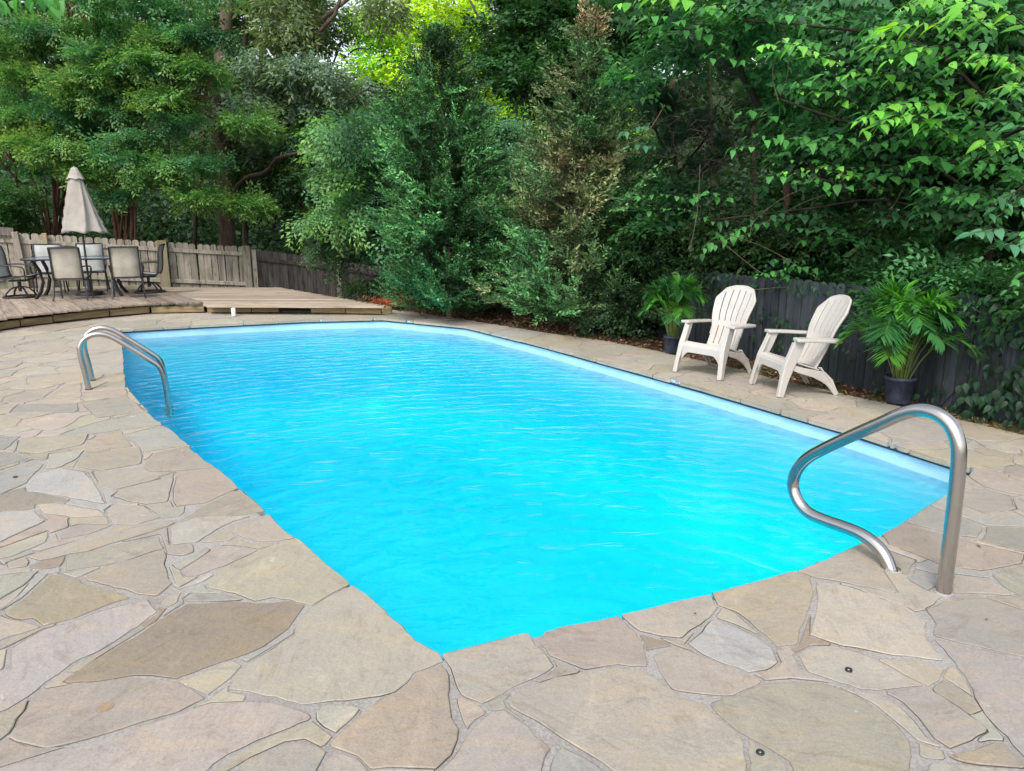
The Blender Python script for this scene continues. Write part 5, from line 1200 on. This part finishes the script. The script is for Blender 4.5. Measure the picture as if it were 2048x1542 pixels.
# ------------------------------------------------------------------ big-leaved tree: individual leaves on arching twigs
def big_leaf_mesh(i):
    """heart-shaped leaf with folded midrib and drooping tip, length 1 along +X"""
    r = random.Random(i); wf = r.uniform(.62, .9); ow = [(a_, b_*wf) for a_, b_ in [(0, 0), (.05, .19), (.17, .32), (.36, .36), (.58, .29), (.80, .145), (1.0, 0)]]; mb = MB(); vs = []
    dr = r.uniform(.15, .45); fo = r.uniform(.05, .28); cu = r.uniform(-.1, .1)
    for x, y in ow: vs.append((x, 0, -dr*x*x))
    for x, y in ow[1:-1]: vs.append((x+.02, y*(1+cu), fo*y-dr*x*x-.12*y*y))
    for x, y in ow[1:-1]: vs.append((x+.02, -y*(1-cu), fo*y-dr*x*x-.12*y*y))
    n = len(ow); fs = [(0, 1, n)]+[(j, j+1, n+j, n+j-1) for j in range(1, n-2)]+[(n-2, n-1, 2*n-3)]
    fs += [(0, n+n-2, 1)]+[(j, n+n-3+j, n+n-2+j, j+1) for j in range(1, n-2)]+[(n-2, 3*n-5, n-1)]
    mb.add(vs, fs); return mb
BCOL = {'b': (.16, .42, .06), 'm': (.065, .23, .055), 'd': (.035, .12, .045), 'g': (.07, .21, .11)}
blm = {}
for ck, c in BCOL.items():
    for i in range(5):
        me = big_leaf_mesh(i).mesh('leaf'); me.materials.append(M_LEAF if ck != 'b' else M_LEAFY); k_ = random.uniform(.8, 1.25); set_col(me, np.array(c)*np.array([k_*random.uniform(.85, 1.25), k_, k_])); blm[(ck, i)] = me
TW = []   # (pixel path start, end, y start, y end, colour, leaves, leaf length)
def br(u0, v0, u1, v1, y0, y1, ck, n, ll=.13, sag=0): TW.append((u0, v0, u1, v1, y0, y1, ck, n, ll, sag))
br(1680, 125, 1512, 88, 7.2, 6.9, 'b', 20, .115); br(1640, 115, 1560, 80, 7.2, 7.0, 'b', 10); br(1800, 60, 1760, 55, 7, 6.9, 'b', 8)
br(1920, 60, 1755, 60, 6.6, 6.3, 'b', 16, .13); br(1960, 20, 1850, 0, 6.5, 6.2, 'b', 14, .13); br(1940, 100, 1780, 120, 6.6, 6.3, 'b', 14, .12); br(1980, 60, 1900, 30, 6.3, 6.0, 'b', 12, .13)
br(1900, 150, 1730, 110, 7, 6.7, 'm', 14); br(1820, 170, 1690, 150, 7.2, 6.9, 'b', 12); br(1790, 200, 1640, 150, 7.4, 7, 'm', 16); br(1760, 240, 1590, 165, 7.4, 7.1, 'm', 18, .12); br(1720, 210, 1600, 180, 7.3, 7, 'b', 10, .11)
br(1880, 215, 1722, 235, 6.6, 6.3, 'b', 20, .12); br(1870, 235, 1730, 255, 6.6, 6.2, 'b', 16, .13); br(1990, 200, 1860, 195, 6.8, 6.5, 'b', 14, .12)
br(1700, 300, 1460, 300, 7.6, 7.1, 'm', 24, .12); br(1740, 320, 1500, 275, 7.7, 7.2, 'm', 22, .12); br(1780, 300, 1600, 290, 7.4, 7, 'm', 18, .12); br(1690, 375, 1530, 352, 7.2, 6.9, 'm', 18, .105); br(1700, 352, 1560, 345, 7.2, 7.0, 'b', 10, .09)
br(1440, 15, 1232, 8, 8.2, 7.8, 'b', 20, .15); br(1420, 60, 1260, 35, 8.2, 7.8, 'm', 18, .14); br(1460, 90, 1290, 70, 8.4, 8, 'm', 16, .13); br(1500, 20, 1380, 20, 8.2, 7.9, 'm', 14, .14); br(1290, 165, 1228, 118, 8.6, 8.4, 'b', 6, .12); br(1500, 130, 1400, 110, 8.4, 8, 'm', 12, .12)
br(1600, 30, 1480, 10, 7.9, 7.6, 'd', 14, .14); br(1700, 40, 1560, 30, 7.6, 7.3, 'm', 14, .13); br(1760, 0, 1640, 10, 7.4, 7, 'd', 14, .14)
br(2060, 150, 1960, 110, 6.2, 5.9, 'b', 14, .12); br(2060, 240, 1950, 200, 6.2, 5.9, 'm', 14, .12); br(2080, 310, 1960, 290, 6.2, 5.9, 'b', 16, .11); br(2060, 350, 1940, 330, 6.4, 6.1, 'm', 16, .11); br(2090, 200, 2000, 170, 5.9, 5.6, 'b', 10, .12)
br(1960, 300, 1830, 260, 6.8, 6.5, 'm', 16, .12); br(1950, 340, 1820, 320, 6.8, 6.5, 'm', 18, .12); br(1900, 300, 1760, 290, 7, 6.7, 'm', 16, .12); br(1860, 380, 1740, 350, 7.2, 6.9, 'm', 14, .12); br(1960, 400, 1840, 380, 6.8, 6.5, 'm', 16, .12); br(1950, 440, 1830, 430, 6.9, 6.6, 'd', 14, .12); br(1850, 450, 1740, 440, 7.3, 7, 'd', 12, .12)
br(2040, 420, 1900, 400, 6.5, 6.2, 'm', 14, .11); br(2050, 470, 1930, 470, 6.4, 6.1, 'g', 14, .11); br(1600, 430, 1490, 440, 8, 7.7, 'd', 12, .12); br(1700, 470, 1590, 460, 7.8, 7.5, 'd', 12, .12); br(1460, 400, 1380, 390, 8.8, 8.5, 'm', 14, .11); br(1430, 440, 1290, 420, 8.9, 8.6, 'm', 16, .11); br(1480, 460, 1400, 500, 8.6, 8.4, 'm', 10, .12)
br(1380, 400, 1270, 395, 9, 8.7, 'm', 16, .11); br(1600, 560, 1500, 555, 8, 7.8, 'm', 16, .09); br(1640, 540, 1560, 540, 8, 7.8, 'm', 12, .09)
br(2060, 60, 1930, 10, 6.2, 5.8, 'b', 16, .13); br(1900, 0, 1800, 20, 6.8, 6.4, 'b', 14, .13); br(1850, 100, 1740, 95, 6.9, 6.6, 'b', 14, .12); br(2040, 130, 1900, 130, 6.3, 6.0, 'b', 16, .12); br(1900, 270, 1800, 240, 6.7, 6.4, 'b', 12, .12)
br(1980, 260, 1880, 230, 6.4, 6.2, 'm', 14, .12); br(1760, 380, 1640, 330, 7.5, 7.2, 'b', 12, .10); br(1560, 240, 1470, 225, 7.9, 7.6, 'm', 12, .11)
br(2080, 380, 2000, 430, 4.6, 4.4, 'g', 9, .08); br(2100, 500, 2015, 490, 4.6, 4.4, 'g', 8, .085); br(2100, 540, 2025, 560, 4.6, 4.4, 'm', 8, .085)
br(1300, 250, 1240, 270, 9.3, 9.1, 'g', 12, .11); br(1310, 290, 1250, 300, 9.3, 9.1, 'g', 12, .11)
base = ground_at(1960, 8.2); bt = empty('large_leaved_tree', base, 0, 'bright green large-leaved tree filling the upper right, its twigs arching over the chairs', 'tree')
lm = [([base, A3(1990, 430, 8.4), A3(2010, 250, 8.3), A3(2060, 60, 8.2), A3(2090, -120, 8.1)], .055, .035), ([A3(1955, 400, 8.0), A3(1820, 290, 7.9), A3(1680, 240, 7.9), A3(1560, 200, 8.2)], .04, .02),
      ([A3(1975, 200, 7.8), A3(1850, 90, 7.6), A3(1700, 60, 7.8), A3(1480, 40, 8.5)], .04, .018), ([A3(1990, 60, 7.6), A3(1900, -20, 7.3), A3(1800, -60, 7.2)], .03, .015), ([A3(1950, 440, 8.1), A3(1760, 400, 8.1), A3(1600, 420, 8.4), A3(1420, 440, 8.9)], .03, .015), ([A3(1960, 300, 7.9), A3(2040, 260, 7.0), A3(2120, 240, 6.4)], .04, .02)]
for i, (pts, r0, r1) in enumerate(lm): mb = MB(); limb(mb, [p-base for p in pts], r0*(1 if i == 0 else .55), r1*(1 if i == 0 else .55)); mb.build('branch' if i else 'trunk', M_TWIG, bt)
LV = []
TW += [(u0+random.uniform(-45, 45), v0+random.uniform(-28, 28), u1+random.uniform(-40, 40), v1+random.uniform(-24, 24), ya+.25, yb+.3, 'm' if ck == 'b' else random.choice('md'), n, ll, 0) for (u0, v0, u1, v1, ya, yb, ck, n, ll, _) in TW for _k in range(2) if u1 > 1290 and not (u1 < 1560 and 100 < v1 < 420)]
for (u0, v0, u1, v1, ya, yb, ck, n, ll, sag) in TW:
    a = A3(u0, v0, ya); b = A3(u1, v1, yb); mid = a.lerp(b, .5)+Vector((0, 0, .07*(b-a).length)); P = smooth_path([a, mid, b], 12); k_ = len(P); d_ = (b-a).normalized()
    mbt = MB(); mbt.tube([p-base for p in P], [.005-.0035*i/(k_-1) for i in range(k_)], 5); mbt.build('twig', M_TWIG, bt)
    side = d_.cross(Vector((0, 0, 1))).normalized()
    for i in range(n):
        t_ = (i+.5)/n; p = P[min(k_-1, int(t_*k_))]; s = 1 if i % 2 else -1; rr_ = random.random
        dx = d_*.55+side*s*random.uniform(.6, 1.1)+Vector((0, 0, random.uniform(-.65, -.05))); dx.normalize()
        up = Vector((random.gauss(0, .3), -.35+random.gauss(0, .3), 1)); yv = up.cross(dx).normalized(); zv = dx.cross(yv)
        M4 = Matrix((dx, yv, zv)).transposed().to_4x4(); M4.translation = p-base+Vector((random.gauss(0, .02), random.gauss(0, .02), random.gauss(0, .015)))
        sc = ll*random.uniform(.5, 1.3)*(1 if t_ < .85 else .75); LV.append((sc/ya, M4, sc, ck))
LV.sort(key=lambda q: -q[0]); extra = {}
for i, (_, M4, sc, ck) in enumerate(LV):
    me = blm[(ck, random.randrange(5))]
    if i < 300:
        o = bpy.data.objects.new('leaf', me); C.objects.link(o); o.parent = bt; o.matrix_local = M4 @ Matrix.Scale(sc, 4)
    else: extra.setdefault(ck, []).append(M4 @ Matrix.Scale(sc, 4))
print('big leaves', len(LV))
VV = MB(); colr = []
for ck, ms in extra.items():
    tm = [big_leaf_mesh(i) for i in range(5)]
    for M4 in ms:
        q = random.choice(tm); VV.add([M4 @ Vector(p) for p in q.v], q.f); k_ = random.uniform(.7, 1.3); colr += [tuple(np.array(BCOL[ck])*k_)]*len(q.v)
me = VV.mesh('further_leaves'); set_col(me, np.array(colr)); set_props(link('further_leaves', me, bt, M_LEAF), kind='stuff')
# loose bare vines hanging and crossing in the thicket
vi = empty('bare_vines', A3(1600, 540, 8.2), 0, 'thin bare woody vines crossing in front of the thicket above the grey fence', 'vine'); V0 = A3(1600, 540, 8.2); mb = MB()
for (P_) in [[(1555, 105), (1545, 150), (1556, 200)], [(1578, 100), (1575, 150), (1560, 190)], [(1780, 380), (1700, 380), (1620, 400), (1560, 430), (1500, 460)], [(1810, 370), (1770, 440), (1720, 500), (1690, 530)], [(1840, 280), (1845, 310), (1840, 340)], [(1460, 470), (1540, 500), (1640, 560)], [(1440, 480), (1500, 530), (1545, 560)], [(1400, 330), (1395, 420), (1380, 500)], [(1330, 210), (1290, 270), (1250, 290)], [(1950, 420), (1900, 450), (1870, 470)], [(1800, 340), (1770, 330), (1700, 345)], [(1500, 470), (1510, 440), (1560, 400), (1600, 380)], [(1700, 600), (1600, 575), (1500, 580)]]:
    mb = MB(); mb.tube([p-V0 for p in smooth_path([A3(u, v, 8.2-max(0, u-1500)/500*1.1+random.uniform(-.1, .1)) for u, v in P_], 8)], .005, 5); mb.build('stem', M_BARK, vi)

# ivy and creeper on the right end of the grey fence
iv = empty('creeper', (4.2, 5.4, 0), 0, 'dark leafy creeper covering the right end of the grey board fence', 'creeper'); IVO = Vector((4.2, 5.4, 0))
IL = []; 
fdir = (Vector((4.30, 5.05))-Vector((3.5, 6.85))); 
mbv = MB()
for i in range(2600):
    s = random.random()**.7*1.9; p = Vector((3.5, 6.85))+fdir*s; z = random.uniform(-.02, 1.05)
    dens = min(1, .12+max(0, (s-.30)*1.6))+.55*float(vnoise(s*4, z*3.5, 61))
    if z > .85: dens += .35
    if random.random() > dens: continue
    o = Vector((p.x, p.y, z))+Vector((-.91, -.41, 0))*random.uniform(.02, .16); dx = Vector((-.4+random.gauss(0, .5), -.3+random.gauss(0, .5), -1)).normalized(); up = Vector((-.9+random.gauss(0, .3), -.45+random.gauss(0, .3), .5))
    yv = up.cross(dx).normalized(); zv = dx.cross(yv); M4 = Matrix((dx, yv, zv)).transposed().to_4x4(); M4.translation = o-IVO; IL.append((M4, random.uniform(.055, .11)))
LM = []
for i in range(5):
    me = big_leaf_mesh(i+20).mesh('leaf'); me.materials.append(M_LEAF); set_col(me, np.array((.02, .052, .026))*random.uniform(.7, 1.4)); LM.append(me)
for i in range(520):
    s = random.uniform(0, 1); p = Vector((2.1, 10.2)).lerp(Vector((3.45, 6.95)), s); z = random.uniform(.1, 1.0)**.7
    if vnoise(s*7, z*4, 63) < .12 and z < .8: continue
    o = Vector((p.x, p.y, z))+Vector((-.91, -.41, 0))*random.uniform(.02, .12); dx = Vector((-.4+random.gauss(0, .5), -.3+random.gauss(0, .5), -1)).normalized(); up = Vector((-.9+random.gauss(0, .3), -.45+random.gauss(0, .3), .5))
    yv = up.cross(dx).normalized(); zv = dx.cross(yv); M4 = Matrix((dx, yv, zv)).transposed().to_4x4(); M4.translation = o-IVO; IL.append((M4, random.uniform(.04, .08)))
random.shuffle(IL); IL.sort(key=lambda q: -q[1]/max(.5, (q[0].translation+IVO).length))
for i, (M4, sc) in enumerate(IL[:300]):
    o = bpy.data.objects.new('leaf', random.choice(LM)); C.objects.link(o); o.parent = iv; o.matrix_local = M4 @ Matrix.Scale(sc, 4)
VV = MB(); colr = []; tm = [big_leaf_mesh(i) for i in range(5)]
for M4, sc in IL[300:]:
    q = random.choice(tm); VV.add([(M4 @ Matrix.Scale(sc, 4)) @ Vector(p) for p in q.v], q.f); colr += [tuple(np.array((.02, .052, .026))*random.uniform(.6, 1.5))]*len(q.v)
if VV.v: me = VV.mesh('smaller_leaves'); set_col(me, np.array(colr)); set_props(link('smaller_leaves', me, iv, M_LEAF), kind='stuff')
mb = MB()
for i in range(16):
    s = random.uniform(.35, 1.7); p = Vector((3.5, 6.85))+fdir*s; q = Vector((-.91, -.41, 0))*.03; pts = [Vector((p.x, p.y, 0))+q-IVO]
    for k_ in range(5): pts.append(pts[-1]+Vector((random.gauss(0, .04), random.gauss(0, .08), .21)))
    mb = MB(); mb.tube(smooth_path(pts, 4), .004, 4); mb.build('stem', M_TWIG, iv)
# soft leafy spray hanging in at the top-left corner
base = A3(-60, -10, 5.2); hs_ = empty('overhanging_branch', base, 0, 'bright green leafy branch tip hanging in at the top left corner', 'branch')
for i in range(22):
    p = A3(random.uniform(-20, 125), random.uniform(-14, 12), 5+random.uniform(-.2, .3)); dx = Vector((random.gauss(.3, .5), random.gauss(0, .4), -.6)).normalized(); up = Vector((0, -.4, 1)); yv = up.cross(dx).normalized(); zv = dx.cross(yv)
    M4 = Matrix((dx, yv, zv)).transposed().to_4x4(); M4.translation = p-base; o = bpy.data.objects.new('leaf', blm[('m', i % 5)]); C.objects.link(o); o.parent = hs_; o.matrix_local = M4 @ Matrix.Scale(random.uniform(.07, .10), 4)
mb = MB(); mb.tube([p-base for p in smooth_path([base, A3(10, -14, 5.1), A3(110, -6, 5)], 6)], .005, 5); mb.build('twig', M_TWIG, hs_)

# ------------------------------------------------------------------ potted palms
def palm(loc, label, ph, pr, H_, spread, nfr, seed, lean=(0, 0)):
    rnd = random.Random(seed); t = empty('potted_palm', loc, 0, label, 'potted palm', 'potted palms at the edge of the paving')
    mb = MB(); mb.lathe([(.0001, 0), (pr*.80, 0), (pr*.84, .01), (pr*.97, ph*.86), (pr*1.04, ph*.87), (pr*1.06, ph*.93), (pr*1.02, ph), (pr*.96, ph), (pr*.93, ph*.90), (pr*.9, ph*.82)], 28); mb.build('pot', M_POT, t)
    mb = MB(); mb.lathe([(.0001, ph*.86), (pr*.9, ph*.85)], 20); mb.build('soil', M_SOIL2, t)
    for i in range(nfr):
        a = rnd.uniform(0, 2*math.pi); k_ = rnd.random(); out = spread*(.25+.8*k_)*rnd.uniform(.8, 1.1); hh = H_*(1.02-.36*k_*rnd.uniform(.5, 1.2))
        r0 = pr*.55*rnd.random(); b = Vector((r0*math.cos(a), r0*math.sin(a), ph*.85)); tip = b+Vector((out*math.cos(a)+lean[0], out*math.sin(a)+lean[1], hh-ph)); m1 = b+Vector((out*.22*math.cos(a), out*.22*math.sin(a), (hh-ph)*.55)); m2 = b+Vector((out*.62*math.cos(a), out*.62*math.sin(a), (hh-ph)*.98))
        if k_ > .35: tip.z -= out*.18
        P = smooth_path([b, m1, m2, tip], 9); n = len(P); mb = MB(); mb.tube(P, [.0065*(1-.8*j/n) for j in range(n)], 5, mi=1); V_, c_ = [], []
        mcol = 0
        for j in range(int(n*.42), n):
            T_ = (P[min(j+1, n-1)]-P[j-1]).normalized(); sd_ = T_.cross(Vector((0, 0, 1))); sd_ = sd_.normalized() if sd_.length > .1 else Vector((math.sin(a), -math.cos(a), 0)); tt = (j-n*.42)/(n*.58)
            for s in (-1, 1):
                for sub in (0, .5):
                    ll = (.24-.13*abs(tt-.4)/.6)*rnd.uniform(.8, 1.1)*(H_/.85)**.5; d = (T_*(.55+.5*tt)+sd_*s*(1-.4*tt)+Vector((0, 0, .12))).normalized(); o = P[j].lerp(P[min(j+1, n-1)], sub); w2 = .0075
                    u_ = d.cross(Vector((0, 0, 1))).normalized(); dz = Vector((0, 0, -ll*rnd.uniform(.02, .32)))
                    mb.add([o, o+d*ll*.35+u_*w2+dz*.1, o+d*ll*.35-u_*w2+dz*.1, o+d*ll*.7+u_*w2*.8+dz*.45, o+d*ll*.7-u_*w2*.8+dz*.45, o+d*ll+dz], [(0, 1, 2), (1, 3, 4, 2), (3, 5, 4)])
        me = mb.mesh('frond'); kc = rnd.uniform(.7, 1.35); hot = rnd.random() < .4
        set_col(me, np.array((.10, .30, .045) if hot else (.045, .16, .05))*kc); link('frond', me, t, [M_PALM, M_STALK])
    return t
palm((gp(1345, 706).x, gp(1345, 706).y, .009), 'smaller palm in a plain dark plastic pot behind the first lounge chair', .21, .115, .88, .34, 34, 3)
palm((gp(1795, 806).x, gp(1795, 806).y, .009), 'larger bushy palm in a scuffed blue-black pot right of the second lounge chair', .24, .125, 1.0, .50, 46, 5, (.03, 0))

# ------------------------------------------------------------------ litter and grass in the bed, leaves on the patio
def bedpt():
    while True:
        u = random.uniform(771, 2200); i = max(k for k in range(len(BED)-1) if BED[k][0] <= u); a, b = BED[i], BED[i+1]; f = (u-a[0])/(b[0]-a[0]); v = a[1]+(b[1]-a[1])*f
        p = gp(u, v+3).xy; q = p+Vector((.55, .60))*random.random()**1.3*2.2
        return q
V_, C_ = [], []
n = 26000; pts = np.array([bedpt() for _ in range(n)]); z = ground_z(pts[:, 0], pts[:, 1])+RNG.uniform(.0, .035, n)
redm = np.clip(1.2-np.abs(pts[:, 0]+1.9)/.7, 0, 1)
P3 = np.column_stack([pts, z]); Dd = unit(n, .25); Nn = unit(n)+np.array([0, 0, 1.2])
needle = RNG.random(n) < .6; Ls = np.where(needle, RNG.uniform(.05, .13, n), RNG.uniform(.03, .06, n)); Ws = np.where(needle, .004, RNG.uniform(.015, .032, n))
q = quad_leaves(P3, Dd, Nn, Ls, Ws); col = np.array([(.20, .115, .065), (.12, .065, .04), (.28, .17, .10), (.09, .05, .035), (.34, .23, .15)])[RNG.integers(0, 5, n)]*RNG.uniform(.6, 1.3, (n, 1)); col = col*(1-redm[:, None]*.8)+np.array((.36, .10, .05))*redm[:, None]*.8
me = np_mesh('leaf_litter', q.reshape(-1, 3), np.arange(n*4).reshape(n, 4), np.repeat(col, 4, axis=0)); set_props(link('leaf_litter', me, None, M_DRY), 'brown fallen leaves and pine needles on the bed beside the paving', None, None, 'stuff')
# red dead brush pile near the pool corner
n = 2600; c0 = gp(800, 612); P3 = np.column_stack([RNG.normal(c0.x+.05, .36, n), RNG.normal(c0.y+.35, .22, n), np.abs(RNG.normal(0, .08, n))]); Dd = unit(n, .6); q = quad_leaves(P3, Dd, unit(n), RNG.uniform(.04, .10, n), RNG.uniform(.006, .016, n))
me = np_mesh('dead_frond_pile', q.reshape(-1, 3), np.arange(n*4).reshape(n, 4), np.repeat(np.array((.40, .125, .06))*RNG.uniform(.4, 1.3, (n, 1)), 4, axis=0)); set_props(link('dead_frond_pile', me, None, M_DRY), 'small heap of rust-red dead cedar fronds beside the end of the deck', None, None, 'stuff')
n = 15000; k_ = 0; pts = []
while len(pts) < n:
    q = bedpt()
    if vnoise(q.x*2.2, q.y*2.2, 71) > .15 and q.y < 10.5: pts.append(q)
pts = np.array(pts); P3 = np.column_stack([pts, ground_z(pts[:, 0], pts[:, 1])]); Dd = unit(n)*.5+np.array([0, 0, 1]); q = quad_leaves(P3, Dd, unit(n), RNG.uniform(.02, .06, n), np.full(n, .005))
me = np_mesh('grass_tufts', q.reshape(-1, 3), np.arange(n*4).reshape(n, 4), np.repeat(np.array((.075, .115, .03))*RNG.uniform(.5, 1.5, (n, 1)), 4, axis=0)); set_props(link('grass_tufts', me, None, M_LEAF), kind='stuff')
# scattered bits on the paving
n = 420; cnd = np.stack([RNG.uniform(-9, 4.6, 4000), RNG.uniform(1.4, 12.4, 4000)], 1); okk = (sd_poly(cnd[:, 0], cnd[:, 1], PATIO) > .03) & (sd_poly(cnd[:, 0], cnd[:, 1], POOL) < -.06); cnd = cnd[okk]
wgt = np.exp(-np.abs(sd_poly(cnd[:, 0], cnd[:, 1], PATIO))*.9)+.05; cnd = cnd[RNG.random(len(cnd)) < wgt*.35]; n = len(cnd)
P3 = np.column_stack([cnd, np.full(n, .0125)]); q = quad_leaves(P3, unit(n, .05), np.tile([0, 0, 1.], (n, 1)), RNG.uniform(.010, .04, n), RNG.uniform(.003, .013, n), .05)
me = np_mesh('paving_debris', q.reshape(-1, 3), np.arange(n*4).reshape(n, 4), np.repeat(np.array((.14, .08, .045))*RNG.uniform(.3, 1.6, (n, 1)), 4, axis=0)); set_props(link('paving_debris', me, None, M_DRY), kind='stuff')
print('leaf quads', LEAFCOUNT[0])

# pieces of a part hang under that part
def adopt(kind, parent_kind):
    for o in [o for o in bpy.data.objects if o.name.split('.')[0] == kind and o.parent]:
        c = [p for p in o.parent.children if p.name.split('.')[0] == parent_kind]
        if c:
            def mid(q): return sum((Vector(b) for b in q.bound_box), Vector())/8+q.location
            b = min(c, key=lambda p: (mid(p)-mid(o)).length); m_ = o.matrix_local.copy(); o.parent = b; o.matrix_local = b.matrix_local.inverted() @ m_ if False else m_
for a_, b_ in (('leg_flange', 'leg'), ('lid', 'body'), ('soil', 'pot'), ('vent_cap', 'canopy'), ('rib', 'canopy'), ('finial', 'canopy'), ('back_rim', 'backrest'), ('seat_crossbar', 'seat'), ('base_arm', 'base_ring'), ('arm_support', 'armrest'), ('screw', 'ring')): adopt(a_, b_)
for o in [o for o in bpy.data.objects if o.name.split('.')[0] == 'base_collar' and o.parent]:
    c = [p for p in o.parent.children if p.name.split('.')[0] in ('rail', 'rail_tube')]
    if c:
        def lowx(p): return min((Vector(v.co)-(sum((Vector(b) for b in o.bound_box), Vector())/8)).length for v in p.data.vertices)
        o.parent = min(c, key=lowx)
